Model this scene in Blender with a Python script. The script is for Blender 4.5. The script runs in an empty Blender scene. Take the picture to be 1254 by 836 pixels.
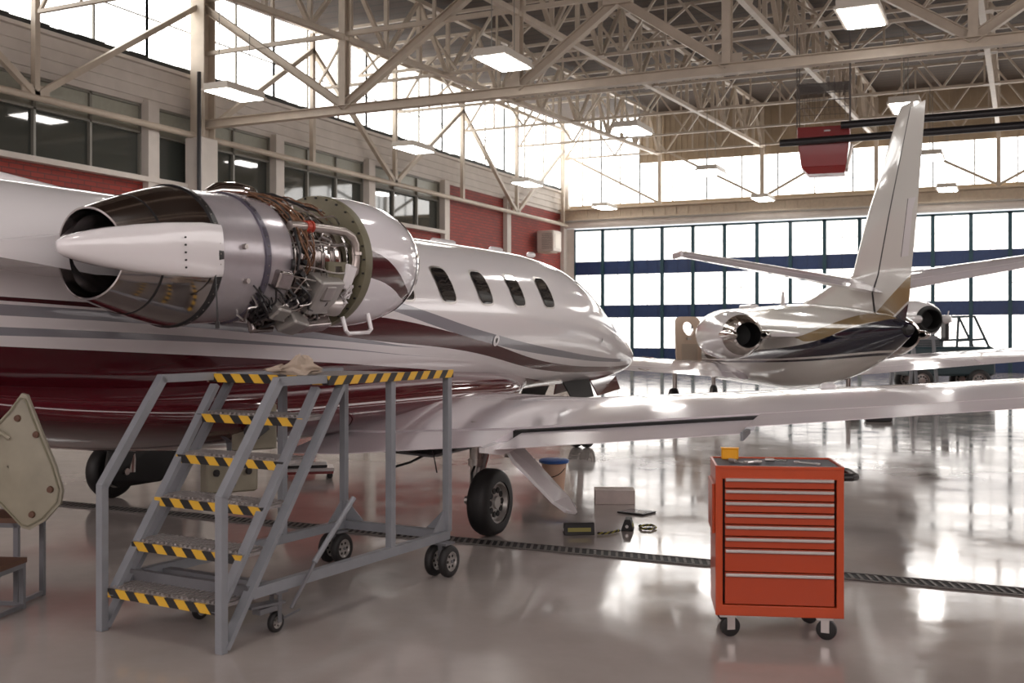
import bpy, math, random
from mathutils import Vector, Matrix
random.seed(7)
PI = math.pi
C = bpy.context.scene.collection
S = bpy.context.scene

# ------------------------------------------------------------------ node materials
def _mat(name):
    m = bpy.data.materials.new(name); m.use_nodes = True
    nt = m.node_tree
    return m, nt, nt.nodes['Principled BSDF']
def pm(name, col, rough=.5, metal=0., spec=.5, coat=0., noise=0., nscale=8., bump=0., bscale=40., rvar=0.):
    m, nt, b = _mat(name)
    b.inputs['Base Color'].default_value = (*col, 1)
    b.inputs['Roughness'].default_value = rough
    b.inputs['Metallic'].default_value = metal
    b.inputs['Specular IOR Level'].default_value = spec
    b.inputs['Coat Weight'].default_value = coat
    b.inputs['Coat Roughness'].default_value = .06
    tc = nt.nodes.new('ShaderNodeTexCoord')
    if noise or rvar:
        n = nt.nodes.new('ShaderNodeTexNoise'); n.inputs['Scale'].default_value = nscale; n.inputs['Detail'].default_value = 5
        nt.links.new(tc.outputs['Object'], n.inputs['Vector'])
    if noise:
        r = nt.nodes.new('ShaderNodeMapRange'); r.inputs['From Min'].default_value = .3; r.inputs['From Max'].default_value = .7
        r.inputs['To Min'].default_value = 1 - noise; r.inputs['To Max'].default_value = 1 + noise
        nt.links.new(n.outputs['Fac'], r.inputs['Value'])
        mx = nt.nodes.new('ShaderNodeMix'); mx.data_type = 'RGBA'; mx.blend_type = 'MULTIPLY'; mx.inputs['Factor'].default_value = 1
        mx.inputs['A'].default_value = (*col, 1); nt.links.new(r.outputs['Result'], mx.inputs['B'])
        nt.links.new(mx.outputs['Result'], b.inputs['Base Color'])
    if rvar:
        r = nt.nodes.new('ShaderNodeMapRange'); r.inputs['From Min'].default_value = .3; r.inputs['From Max'].default_value = .7
        r.inputs['To Min'].default_value = max(0, rough - rvar); r.inputs['To Max'].default_value = rough + rvar
        nt.links.new(n.outputs['Fac'], r.inputs['Value']); nt.links.new(r.outputs['Result'], b.inputs['Roughness'])
    if bump:
        n2 = nt.nodes.new('ShaderNodeTexNoise'); n2.inputs['Scale'].default_value = bscale
        nt.links.new(tc.outputs['Object'], n2.inputs['Vector'])
        bp = nt.nodes.new('ShaderNodeBump'); bp.inputs['Strength'].default_value = bump; bp.inputs['Distance'].default_value = .02
        nt.links.new(n2.outputs['Fac'], bp.inputs['Height']); nt.links.new(bp.outputs['Normal'], b.inputs['Normal'])
    return m
def em(name, col, strength):
    m, nt, b = _mat(name)
    b.inputs['Base Color'].default_value = (*col, 1)
    b.inputs['Roughness'].default_value = .2
    b.inputs['Emission Color'].default_value = (*col, 1)
    b.inputs['Emission Strength'].default_value = strength
    return m
def mth(nt, op, a, b=None, c=None):
    n = nt.nodes.new('ShaderNodeMath'); n.operation = op
    for i, v in enumerate((a, b, c)):
        if v is None: continue
        if isinstance(v, (int, float)): n.inputs[i].default_value = v
        else: nt.links.new(v, n.inputs[i])
    return n.outputs[0]
def curve(nt, xs, pts, x0, x1, z1=4.):
    """z as a function of x through a float curve; xs = socket of x"""
    t = mth(nt, 'DIVIDE', mth(nt, 'SUBTRACT', xs, x0), x1 - x0)
    n = nt.nodes.new('ShaderNodeFloatCurve')
    cu = n.mapping.curves[0]
    P = [((px - x0) / (x1 - x0), pz / z1) for px, pz in pts]
    cu.points[0].location = P[0]; cu.points[1].location = P[-1]
    for p in P[1:-1]: cu.points.new(*p)
    n.mapping.update()
    nt.links.new(t, n.inputs['Value'])
    return mth(nt, 'MULTIPLY', n.outputs['Value'], z1)
def livery(name, base, layers, x0=-9., x1=10., rough=.12, coat=.6, lines=None):
    """layers: (colour, lower curve or None, upper curve) painted over the base in side view"""
    m, nt, b = _mat(name)
    tc = nt.nodes.new('ShaderNodeTexCoord'); sp = nt.nodes.new('ShaderNodeSeparateXYZ')
    nt.links.new(tc.outputs['Object'], sp.inputs[0])
    X, Z = sp.outputs['X'], sp.outputs['Z']
    prev = None
    for col, lo, hi in layers:
        k = mth(nt, 'GREATER_THAN', curve(nt, X, hi, x0, x1), Z) if not isinstance(hi, (int, float)) else mth(nt, 'GREATER_THAN', hi, Z)
        if lo is not None:
            k = mth(nt, 'MULTIPLY', k, mth(nt, 'GREATER_THAN', Z, curve(nt, X, lo, x0, x1)))
        mx = nt.nodes.new('ShaderNodeMix'); mx.data_type = 'RGBA'
        nt.links.new(k, mx.inputs['Factor'])
        if prev is None: mx.inputs['A'].default_value = (*base, 1)
        else: nt.links.new(prev, mx.inputs['A'])
        mx.inputs['B'].default_value = (*col, 1)
        prev = mx.outputs['Result']
    if prev: nt.links.new(prev, b.inputs['Base Color'])
    else: b.inputs['Base Color'].default_value = (*base, 1)
    b.inputs['Roughness'].default_value = rough
    b.inputs['Coat Weight'].default_value = coat; b.inputs['Coat Roughness'].default_value = .04
    n = nt.nodes.new('ShaderNodeTexNoise'); n.inputs['Scale'].default_value = 1.3
    nt.links.new(tc.outputs['Object'], n.inputs['Vector'])
    bp = nt.nodes.new('ShaderNodeBump'); bp.inputs['Strength'].default_value = .05; bp.inputs['Distance'].default_value = .05
    nt.links.new(n.outputs['Fac'], bp.inputs['Height']); nt.links.new(bp.outputs['Normal'], b.inputs['Normal']); nt.links.new(bp.outputs['Normal'], b.inputs['Coat Normal'])
    return m
def brick_mat(name):
    m, nt, b = _mat(name)
    tc = nt.nodes.new('ShaderNodeTexCoord'); sp = nt.nodes.new('ShaderNodeSeparateXYZ'); cb = nt.nodes.new('ShaderNodeCombineXYZ')
    nt.links.new(tc.outputs['Object'], sp.inputs[0]); nt.links.new(sp.outputs['Y'], cb.inputs['X']); nt.links.new(sp.outputs['Z'], cb.inputs['Y'])
    br = nt.nodes.new('ShaderNodeTexBrick'); nt.links.new(cb.outputs[0], br.inputs['Vector'])
    br.inputs['Color1'].default_value = (.30, .035, .022, 1); br.inputs['Color2'].default_value = (.22, .028, .02, 1)
    br.inputs['Mortar'].default_value = (.11, .03, .025, 1)
    br.inputs['Scale'].default_value = 1; br.inputs['Brick Width'].default_value = .42; br.inputs['Row Height'].default_value = .13
    br.inputs['Mortar Size'].default_value = .014
    nt.links.new(br.outputs['Color'], b.inputs['Base Color']); b.inputs['Roughness'].default_value = .7
    bp = nt.nodes.new('ShaderNodeBump'); bp.inputs['Strength'].default_value = .4; bp.inputs['Distance'].default_value = .02
    nt.links.new(br.outputs['Fac'], bp.inputs['Height']); bp.invert = True; nt.links.new(bp.outputs['Normal'], b.inputs['Normal'])
    return m
def stripe_mat(name):
    """yellow and black hazard stripes slanting across a tape"""
    m, nt, b = _mat(name)
    tc = nt.nodes.new('ShaderNodeTexCoord'); sp = nt.nodes.new('ShaderNodeSeparateXYZ'); nt.links.new(tc.outputs['Object'], sp.inputs[0])
    s = mth(nt, 'ADD', mth(nt, 'ADD', sp.outputs['X'], sp.outputs['Y']), mth(nt, 'MULTIPLY', sp.outputs['Z'], -.9))
    f = mth(nt, 'GREATER_THAN', mth(nt, 'FRACT', mth(nt, 'DIVIDE', s, .155)), .48)
    mx = nt.nodes.new('ShaderNodeMix'); mx.data_type = 'RGBA'; nt.links.new(f, mx.inputs['Factor'])
    mx.inputs['A'].default_value = (.012, .011, .012, 1); mx.inputs['B'].default_value = (.72, .42, .035, 1)
    nt.links.new(mx.outputs['Result'], b.inputs['Base Color']); b.inputs['Roughness'].default_value = .45
    return m
def floor_mat():
    m, nt, b = _mat('epoxy_floor')
    tc = nt.nodes.new('ShaderNodeTexCoord')
    n = nt.nodes.new('ShaderNodeTexNoise'); n.inputs['Scale'].default_value = .55; n.inputs['Detail'].default_value = 8; n.inputs['Roughness'].default_value = .62
    nt.links.new(tc.outputs['Object'], n.inputs['Vector'])
    cr = nt.nodes.new('ShaderNodeValToRGB'); cr.color_ramp.elements[0].position = .35; cr.color_ramp.elements[1].position = .68
    cr.color_ramp.elements[0].color = (.34, .30, .28, 1); cr.color_ramp.elements[1].color = (.46, .41, .385, 1)
    nt.links.new(n.outputs['Fac'], cr.inputs['Fac']); nt.links.new(cr.outputs['Color'], b.inputs['Base Color'])
    n2 = nt.nodes.new('ShaderNodeTexNoise'); n2.inputs['Scale'].default_value = 1.7; n2.inputs['Detail'].default_value = 6
    nt.links.new(tc.outputs['Object'], n2.inputs['Vector'])
    r = nt.nodes.new('ShaderNodeMapRange'); r.inputs['From Min'].default_value = .35; r.inputs['From Max'].default_value = .7
    r.inputs['To Min'].default_value = .06; r.inputs['To Max'].default_value = .15
    nt.links.new(n2.outputs['Fac'], r.inputs['Value']); nt.links.new(r.outputs['Result'], b.inputs['Roughness'])
    b.inputs['Specular IOR Level'].default_value = .5
    n3 = nt.nodes.new('ShaderNodeTexNoise'); n3.inputs['Scale'].default_value = 1.6; n3.inputs['Detail'].default_value = 3
    nt.links.new(tc.outputs['Object'], n3.inputs['Vector'])
    bp = nt.nodes.new('ShaderNodeBump'); bp.inputs['Strength'].default_value = .06; bp.inputs['Distance'].default_value = .02
    nt.links.new(n3.outputs['Fac'], bp.inputs['Height']); nt.links.new(bp.outputs['Normal'], b.inputs['Normal'])
    return m
def deck_mat():
    m, nt, b = _mat('timber_deck')
    tc = nt.nodes.new('ShaderNodeTexCoord'); sp = nt.nodes.new('ShaderNodeSeparateXYZ'); nt.links.new(tc.outputs['Object'], sp.inputs[0])
    f = mth(nt, 'FRACT', mth(nt, 'DIVIDE', sp.outputs['Y'], .6))
    k = mth(nt, 'LESS_THAN', f, .12)
    mx = nt.nodes.new('ShaderNodeMix'); mx.data_type = 'RGBA'; nt.links.new(k, mx.inputs['Factor'])
    mx.inputs['A'].default_value = (.055, .033, .02, 1); mx.inputs['B'].default_value = (.02, .012, .008, 1)
    nt.links.new(mx.outputs['Result'], b.inputs['Base Color']); b.inputs['Roughness'].default_value = .8
    return m

M = {}
M['floor'] = floor_mat(); M['deck'] = deck_mat(); M['brick'] = brick_mat('red_brick'); M['hazard'] = stripe_mat('hazard_tape')
M['steel'] = pm('cream_steel', (.52, .445, .36), .45, spec=.4, noise=.08, nscale=3)
M['wallwhite'] = pm('white_plaster', (.62, .57, .52), .7, noise=.06, nscale=2, bump=.1)
M['tan'] = pm('tan_sheeting', (.42, .33, .23), .5, noise=.1, nscale=1.2)
M['tanbeam'] = pm('tan_beam', (.60, .50, .38), .5, noise=.08)
M['navy'] = pm('navy_door_panel', (.02, .045, .13), .35, noise=.1)
M['teal'] = pm('dark_teal_mullion', (.015, .06, .08), .4)
M['day'] = em('daylit_frosted_glass', (1., .985, .96), 3.4)
M['daywarm'] = em('daylit_door_glass', (1., .97, .93), 1.7)
M['fillfront'] = em('front_fill_glass', (1., .91, .91), 1.9)  # fill glow for the unseen windows behind the camera
M['fillright'] = em('right_fill_glass', (1., .95, .93), 2.0)  # fill glow for the unseen windows on the right
M['lamp'] = em('lamp_diffuser', (1., .96, .92), 18.)
M['lampbody'] = pm('lamp_housing', (.65, .6, .53), .4)
M['glass'] = pm('office_glass', (.045, .05, .044), .04, spec=.9)
M['blind'] = pm('window_blind', (.33, .33, .27), .35, noise=.05)
M['frame'] = pm('window_frame', (.22, .21, .18), .4)
M['dark'] = pm('dark_gap', (.01, .01, .01), .6)
M['rubber'] = pm('black_rubber', (.014, .013, .013), .55, bump=.15, bscale=90)
M['black'] = pm('black_plastic', (.015, .014, .015), .35)
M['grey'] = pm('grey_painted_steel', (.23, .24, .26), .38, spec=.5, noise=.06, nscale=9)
M['greydark'] = pm('dark_grey_steel', (.14, .14, .15), .4, noise=.08)  # darker grey for castors, levers and other small parts
M['tread'] = pm('ribbed_tread', (.33, .30, .29), .35, metal=.5, bump=.6, bscale=70)
M['shell'] = pm('reverser_steel', (.50, .46, .45), .13, metal=1., rvar=.05, nscale=2, noise=.1)
M['grating'] = pm('cast_grating', (.17, .155, .145), .5, metal=.4)
M['chrome'] = pm('polished_steel', (.74, .70, .68), .09, metal=1., rvar=.04, nscale=3)
M['brushed'] = pm('brushed_steel', (.50, .47, .45), .28, metal=1., noise=.12, nscale=6)
M['titan'] = pm('engine_titanium', (.38, .34, .33), .24, metal=1., noise=.25, nscale=9)
M['fancase'] = pm('mauve_grey_case', (.42, .385, .41), .24, metal=.3, coat=.3, noise=.05)
M['caseband'] = pm('purple_band', (.09, .08, .11), .35, metal=.3)
M['olive'] = pm('olive_primer', (.17, .155, .10), .45, noise=.1)
M['copper'] = pm('copper_harness', (.20, .10, .055), .45, metal=.4, noise=.2)
M['redclamp'] = pm('red_clamp', (.42, .04, .02), .4)
M['blackpipe'] = pm('black_tube', (.02, .018, .02), .3)
M['pipegrey'] = pm('bleed_pipe', (.45, .40, .37), .3, metal=.7)
M['enginebox'] = pm('grey_cast_box', (.36, .34, .32), .35, metal=.55, noise=.1)
M['white'] = pm('gloss_white_paint', (.80, .77, .78), .12, coat=.7)
M['wingwhite'] = pm('wing_white_paint', (.82, .75, .79), .14, coat=.7, rvar=.04, nscale=1.5)
M['jetglass'] = pm('cabin_window_glass', (.012, .011, .012), .05, spec=.8)
M['redpaint'] = pm('maroon_paint', (.085, .008, .013), .1, coat=.8)
M['toolred'] = pm('tool_chest_red', (.47, .058, .012), .35, coat=.1, noise=.03)
M['toolside'] = pm('tool_chest_drawer_red', (.42, .047, .010), .36, coat=.1)
M['alu'] = pm('aluminium_handle', (.62, .58, .56), .3, metal=.8)
M['mat'] = pm('rubber_mat', (.05, .045, .055), .6)
M['yellow'] = pm('yellow_plastic', (.80, .36, .01), .4)
M['cowlin'] = pm('cowl_inner_skin', (.26, .235, .175), .5, noise=.15, nscale=5)
M['rust'] = pm('rusty_latch', (.10, .045, .025), .6)
M['cloth'] = pm('beige_rag', (.42, .34, .27), .9, bump=.3, bscale=60)
M['card'] = pm('pale_cardboard', (.72, .63, .59), .6, noise=.08)
M['blue'] = pm('blue_lid', (.02, .09, .32), .3)
M['bucket'] = pm('peach_bucket', (.66, .44, .32), .5)
M['screen'] = pm('tablet_glass', (.25, .25, .27), .05, spec=.8)
M['heater'] = pm('heater_red', (.26, .012, .012), .3, coat=.3)
M['mesh'] = pm('wire_mesh', (.10, .085, .08), .6)
M['door_beige'] = pm('cabin_door_lining', (.55, .42, .32), .5)
M['chockyel'] = pm('chock_yellow', (.28, .25, .05), .5)
M['tug'] = pm('tug_body', (.03, .055, .065), .4)
M['cleargl'] = pm('tug_window', (.55, .6, .6), .05)
RED = (.075, .007, .012); SW = (.07, .016, .02); GRY = (.27, .27, .30)
M['fus1'] = livery('white_and_maroon_fuselage', (.82, .79, .80), [
    (GRY, [(-9, 1.92), (-3, 1.80), (-.5, 1.66), (1.2, 1.57), (10, 1.57)], [(-9, 1.97), (-3, 1.87), (-.5, 1.72), (1.2, 1.57), (10, 1.57)]),
    (GRY, [(-9, 1.80), (-3, 1.68), (-.5, 1.585), (1.6, 1.47), (10, 1.47)], [(-9, 1.84), (-3, 1.73), (-.5, 1.60), (1.6, 1.47), (10, 1.47)]),
    (SW, [(-9, 2.1), (-4, 1.93), (-1.5, 1.80), (.1, 1.66), (1.87, 1.54), (4.3, 1.25), (6.5, 1.17), (8.3, 1.2), (10, 1.2)],
         [(-9, 2.1), (-4, 1.95), (-1.5, 1.88), (.1, 1.88), (1.87, 1.70), (4.3, 1.35), (6.5, 1.24), (8.3, 1.24), (10, 1.24)]),
    (GRY, [(-9, 2.3), (-.8, 2.2), (.55, 1.93), (2.4, 1.62), (4.6, 1.41), (6.5, 1.31), (8.4, 1.30), (10, 1.3)],
         [(-9, 2.3), (-.8, 2.2), (.55, 2.03), (2.4, 1.73), (4.6, 1.49), (6.5, 1.36), (8.4, 1.32), (10, 1.3)]),
    (RED, None, [(-9, 1.9), (-6, 1.75), (-3, 1.60), (-.5, 1.465), (1.6, 1.33), (4.4, 1.12), (5.2, 1.02), (6.5, .6), (10, .5)]),
])
M['cowl1'] = livery('white_cowl_with_maroon_flash', (.80, .77, .80), [
    (SW, [(-9, 2.15), (-1.3, 2.15), (-.3, 1.93), (10, 1.9)], [(-9, 2.36), (-1.3, 2.36), (-.3, 1.98), (10, 1.9)])])
NAVY2 = (.008, .010, .025); GOLD = (.30, .21, .10)
M['fus2'] = livery('white_navy_and_gold_fuselage', (.74, .72, .68), [
    (GOLD, [(-9, 1.9), (0, 1.95), (1, 1.90), (2.9, 1.58), (3.3, 1.64), (10, 1.64)], [(-9, 2.3), (0, 2.25), (1.2, 2.08), (3.3, 1.66), (3.5, 1.64), (10, 1.64)]),
    (NAVY2, [(-9, 1.55), (0, 1.50), (.5, 1.46), (2.8, 1.30), (5.6, 1.20), (10, 1.12)], [(-9, 2.1), (0, 2.0), (1, 1.88), (2.9, 1.54), (5.5, 1.38), (8, 1.28), (10, 1.2)]),
    (NAVY2, [(-9, 1.42), (0, 1.42), (.5, 1.385), (2.8, 1.225), (5.6, 1.125), (10, 1.05)], [(-9, 1.46), (0, 1.46), (.5, 1.425), (2.8, 1.265), (5.6, 1.165), (10, 1.09)]),
])
M['fin2'] = livery('fin_white_with_gold_flash', (.74, .72, .68), [
    (GOLD, None, [(-9, 4.), (-.5, 2.86), (0, 2.63), (1.4, 1.98), (2.2, 1.6), (10, .5)]),
    ((.7, .68, .64), None, [(-9, 3.6), (-.5, 2.44), (0, 2.25), (1.0, 1.88), (10, .5)]),
    (NAVY2, None, [(-9, 3.5), (-.5, 2.40), (0, 2.21), (1.0, 1.84), (10, .5)]),
])

# ------------------------------------------------------------------ mesh helpers
class MB:
    def __init__(s): s.v = []; s.f = []
    def add(s, vs, fs):
        o = len(s.v); s.v += [tuple(v) for v in vs]; s.f += [tuple(i + o for i in f) for f in fs]; return s
    def box(s, c, d, rot=None, taper=1.):
        hx, hy, hz = d[0] / 2, d[1] / 2, d[2] / 2
        vs = [Vector((x * hx * (taper if z < 0 else 1), y * hy * (taper if z < 0 else 1), z * hz)) for z in (-1, 1) for y in (-1, 1) for x in (-1, 1)]
        if rot is not None: vs = [rot @ v for v in vs]
        vs = [v + Vector(c) for v in vs]
        return s.add(vs, [(0, 2, 3, 1), (4, 5, 7, 6), (0, 1, 5, 4), (2, 6, 7, 3), (0, 4, 6, 2), (1, 3, 7, 5)])
    def bbox(s, c, d, b=.01, rot=None):
        """box with chamfered vertical and horizontal edges"""
        hx, hy, hz = d[0] / 2, d[1] / 2, d[2] / 2
        vs = []
        for z, k in ((-hz, b), (-hz + b, 0), (hz - b, 0), (hz, b)):
            X, Y = hx - k, hy - k
            for x, y in ((X - b, -Y), (X, -Y + b), (X, Y - b), (X - b, Y), (-X + b, Y), (-X, Y - b), (-X, -Y + b), (-X + b, -Y)):
                vs.append(Vector((x, y, z)))
        if rot is not None: vs = [rot @ v for v in vs]
        vs = [v + Vector(c) for v in vs]
        fs = [tuple(range(7, -1, -1)), tuple(range(24, 32))]
        for r in range(3):
            for i in range(8):
                j = (i + 1) % 8; fs.append((r * 8 + i, r * 8 + j, r * 8 + 8 + j, r * 8 + 8 + i))
        return s.add(vs, fs)
    def bar(s, p0, p1, w, h=None, up=(0, 0, 1)):
        h = h or w; p0, p1 = Vector(p0), Vector(p1); t = (p1 - p0).normalized()
        u = Vector(up)
        if abs(t.dot(u)) > .97: u = Vector((0, 1, 0)) if abs(t.y) < .9 else Vector((1, 0, 0))
        a = t.cross(u).normalized(); b = a.cross(t)
        vs = [p + a * sx * w / 2 + b * sz * h / 2 for p in (p0, p1) for sx, sz in ((-1, -1), (1, -1), (1, 1), (-1, 1))]
        return s.add(vs, [(3, 2, 1, 0), (4, 5, 6, 7), (0, 1, 5, 4), (1, 2, 6, 5), (2, 3, 7, 6), (3, 0, 4, 7)])
    def ibeam(s, p0, p1, w, h, t=.02, up=(0, 0, 1)):
        p0, p1 = Vector(p0), Vector(p1); T = (p1 - p0).normalized(); u = Vector(up)
        if abs(T.dot(u)) > .97: u = Vector((0, 1, 0))
        a = T.cross(u).normalized(); b = a.cross(T)
        s.bar(p0 + b * (h / 2 - t / 2), p1 + b * (h / 2 - t / 2), w, t, up)
        s.bar(p0 - b * (h / 2 - t / 2), p1 - b * (h / 2 - t / 2), w, t, up)
        return s.bar(p0, p1, t * 1.4, h - 2 * t + .002, up)
    def tube(s, path, r, n=8, cap=True):
        P = [Vector(p) for p in path]; rings = []; a = None
        R = r if isinstance(r, (list, tuple)) else [r] * len(P)
        for i, p in enumerate(P):
            t = (P[min(i + 1, len(P) - 1)] - P[max(i - 1, 0)]).normalized()
            if a is None:
                a = t.orthogonal().normalized()
            a = (a - t * a.dot(t)).normalized(); b = t.cross(a)
            rings.append([p + (a * math.cos(2 * PI * k / n) + b * math.sin(2 * PI * k / n)) * R[i] for k in range(n)])
        return s.loft(rings, cap)
    def loft(s, rings, cap=True, closed=True):
        n = len(rings[0]); vs = [v for r in rings for v in r]; fs = []
        m = n if closed else n - 1
        for i in range(len(rings) - 1):
            for k in range(m):
                l = (k + 1) % n; fs.append((i * n + k, i * n + l, (i + 1) * n + l, (i + 1) * n + k))
        if cap: fs.append(tuple(range(n - 1, -1, -1))); fs.append(tuple(range((len(rings) - 1) * n, len(rings) * n)))
        return s.add(vs, fs)
    def lathe(s, prof, c=(0, 0, 0), axis='x', n=32, cap=False):
        """prof: (along axis, radius)"""
        rings = []
        for a, r in prof:
            ring = []
            for k in range(n):
                t = 2 * PI * k / n; p, q = r * math.cos(t), r * math.sin(t)
                v = {'x': (a, p, q), 'y': (q, a, p), 'z': (p, q, a)}[axis]
                ring.append(Vector(v) + Vector(c))
            rings.append(ring)
        return s.loft(rings, cap)
    def prism(s, poly, h, f=None):
        """polygon (list of 3D) extruded by vector h"""
        n = len(poly); h = Vector(h); vs = [Vector(p) for p in poly] + [Vector(p) + h for p in poly]
        fs = [tuple(range(n - 1, -1, -1)), tuple(range(n, 2 * n))] + [(i, (i + 1) % n, n + (i + 1) % n, n + i) for i in range(n)]
        return s.add(vs, fs)
    def build(s, name, mat, parent=None, smooth=False, ang=.7, bevel=0, loc=None):
        me = bpy.data.meshes.new(name); me.from_pydata(s.v, [], s.f); me.materials.append(mat)
        import bmesh
        bm = bmesh.new(); bm.from_mesh(me); bmesh.ops.recalc_face_normals(bm, faces=bm.faces); bm.to_mesh(me); bm.free()
        if smooth:
            for p in me.polygons: p.use_smooth = True
            me.set_sharp_from_angle(angle=ang)
        o = bpy.data.objects.new(name, me); C.objects.link(o)
        if parent: o.parent = parent
        if loc is not None: o.location = loc
        if bevel:
            b = o.modifiers.new('bevel', 'BEVEL'); b.width = bevel; b.segments = 2; b.limit_method = 'ANGLE'
        return o
def thing(name, label, cat, loc=(0, 0, 0), rz=0, group=None):
    o = bpy.data.objects.new(name, None); C.objects.link(o); o.location = loc; o.rotation_euler = (0, 0, rz)
    o.empty_display_size = .2
    return tag(o, label, cat, group)
def tag(o, label, cat, group=None):
    o['label'] = label; o['category'] = cat
    if group: o['group'] = group
    return o
def struct(o): o['kind'] = 'structure'; return o
def sempty(name, loc=(0, 0, 0)):
    o = bpy.data.objects.new(name, None); C.objects.link(o); o.location = loc; return struct(o)
def copy_tree(o, parent=None):
    c = o.copy(); C.objects.link(c); c.parent = parent
    for ch in o.children: copy_tree(ch, c)
    return c

# ------------------------------------------------------------------ the hall
XL, XR, YB, YF = -22., 14., 53.1, -7.
def P(y): return 9.75 + .04 * (y - 24.5)            # underside of the roof trusses
def DK(y): return P(y) + 2.15                        # roof deck
struct(MB().box(((XL + XR) / 2, (YB + YF) / 2, -.1), (XR - XL + 1, YB - YF + 1, .2)).build('floor', M['floor']))
struct(MB().prism([(XL - .3, YF, DK(YF)), (XR + .3, YF, DK(YF)), (XR + .3, YB + .3, DK(YB)), (XL - .3, YB + .3, DK(YB))], (0, 0, .2)).build('ceiling', M['deck']))
PIL = [-5.7, 0., 5.7, 11.4, 17.1, 22.85, 28.5, 34.0, 39.8, 45.85, 52.8]
wl = sempty('wall_left')
MB().box((XL - .2, (YF + YB) / 2, 4.8), (.4, YB - YF, 2.4)).build('brick_base', M['brick'], wl)
MB().box((XL - .2, (YF + YB) / 2, 1.8), (.4, YB - YF, 3.6)).build('lower_band', M['wallwhite'], wl)
for y_ in (29.6, 12.5): MB().box((XL + .0, y_, 1.8), (.08, 2.2, 3.6)).build('brick_pier', M['brick'], wl)
for i in (8, 9):
    MB().box((XL - .2, (PIL[i] + PIL[i + 1]) / 2, 7.05), (.4, PIL[i + 1] - PIL[i], 2.1)).build('brick_bay', M['brick'], wl)
wb = MB().box((XL - .2, (YF + YB) / 2, 8.65), (.4, YB - YF, 1.1))
for z in (8.3, 8.62, 8.9): wb.box((XL + .02, (YF + YB) / 2, z), (.06, YB - YF, .07))
wb.build('white_band', M['wallwhite'], wl)
MB().box((XL + .0, (YF + YB) / 2, 9.22), (.3, YB - YF, .1)).build('ledge', M['wallwhite'], wl)
lp = MB(); 
for j in range(200):
    y = YF + (YB - YF) * j / 200
    lp.box((XL - .02, y + .15, 9.32), (.12, .31, .18 + .1 * random.random()))
lp.build('dark_strip', M['dark'], wl)  # ragged dark strip along the foot of the clerestory glass
tr = sempty('trim_1')
for i, y in enumerate(PIL):
    if i == 5 or True:
        MB().box((XL + .08, y, 4.1), (.26, .42, 8.2)).build('pilaster', M['wallwhite'], tr)
MB().box((XL + .1, (YF + 39.8) / 2, 6.0), (.3, 39.8 - YF, .14)).build('sill', M['wallwhite'], tr)
wn = 1
for i in range(len(PIL) - 3):
    y0, y1 = PIL[i] + .2, PIL[i + 1] - .2
    w = sempty('window_%d' % wn); wn += 1
    n = 3; p = (y1 - y0) / n
    MB().box((XL - .22, (y0 + y1) / 2, 7.08), (.1, y1 - y0, 2.05)).build('pane', M['glass'], w)
    MB().box((XL - .155, (y0 + y1) / 2, 7.72), (.02, y1 - y0, .76)).build('blind', M['blind'], w)
    fr = MB()
    for k in range(n + 1): fr.box((XL - .12, y0 + k * p, 7.08), (.1, .07, 2.05))
    for z in (6.09, 7.32, 8.07): fr.box((XL - .12, (y0 + y1) / 2, z), (.1, y1 - y0, .06))
    fr.build('window_frame', M['frame'], w)
# clerestory above the ledge, one window per bay
for i in range(len(PIL) - 1):
    y0, y1 = PIL[i], PIL[i + 1]
    w = sempty('window_%d' % wn); wn += 1
    ztop = DK((y0 + y1) / 2)
    MB().prism([(XL - .1, y0, 9.27), (XL - .1, y1, 9.27), (XL - .1, y1, DK(y1)), (XL - .1, y0, DK(y0))], (-.03, 0, 0)).build('pane', M['day'], w)
    fr = MB()
    for k in range(4):
        y = y0 + (y1 - y0) * k / 3
        fr.box((XL - .05, y, (9.27 + DK(y)) / 2), (.06, .06, DK(y) - 9.27))
    fr.box((XL - .05, (y0 + y1) / 2, 10.55), (.04, y1 - y0, .035))
    fr.build('window_frame', M['frame'], w)
# far wall: hangar door, beam, strip windows, sheeting
DX0, DXP, DN = -21.4, 1.613, 21
dr = sempty('door_1', (0, YB, 0))
for a, b_ in ((0., 1.03), (2.6, 3.25), (4.85, 5.55)):
    mb = MB().box(((DX0 + DX0 + DXP * DN) / 2, 0, (a + b_) / 2), (DXP * DN, .08, b_ - a))
    for k in range(DN * 3): mb.box((DX0 + DXP * (k + .5) / 3, -.045, (a + b_) / 2), (.02, .02, b_ - a))
    mb.build('door_panel', M['navy'], dr)
for a, b_ in ((1.03, 2.6), (3.25, 4.85), (5.55, 7.15)):
    MB().box(((DX0 + DX0 + DXP * DN) / 2, .03, (a + b_) / 2), (DXP * DN, .02, b_ - a)).build('pane', M['daywarm'], dr)
    mb = MB()
    for k in range(DN):
        mb.box((DX0 + DXP * (k + .5), 0, (a + b_) / 2), (.025, .03, b_ - a))
    mb.box(((DX0 + DX0 + DXP * DN) / 2, 0, (a + b_) / 2), (DXP * DN, .02, .02))
    mb.build('glazing_bar', M['frame'], dr)
for k in range(DN + 1):
    MB().box((DX0 + DXP * k, -.06, 3.62), (.17, .12, 7.24)).build('mullion', M['teal'], dr)
MB().box(((DX0 + DX0 + DXP * DN) / 2, -.05, 7.2), (DXP * DN, .14, .1)).build('head_rail', M['teal'], dr)
wbk = sempty('wall_back')
MB().box((-21.75, YB, 3.65), (.75, .3, 7.3)).build('jamb', M['wallwhite'], wbk)
bm_ = MB().box(((XL + XR) / 2, YB - .25, 7.95), (XR - XL, .5, .5)).box(((XL + XR) / 2, YB - .4, 8.25), (XR - XL, .8, .08)).box(((XL + XR) / 2, YB - .45, 7.72), (XR - XL, .7, .06))
for k in range(60): bm_.box((XL + .3 + k * .6, YB - .52, 7.95), (.05, .06, .44))
bm_.build('beam', M['tanbeam'], wbk)
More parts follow.
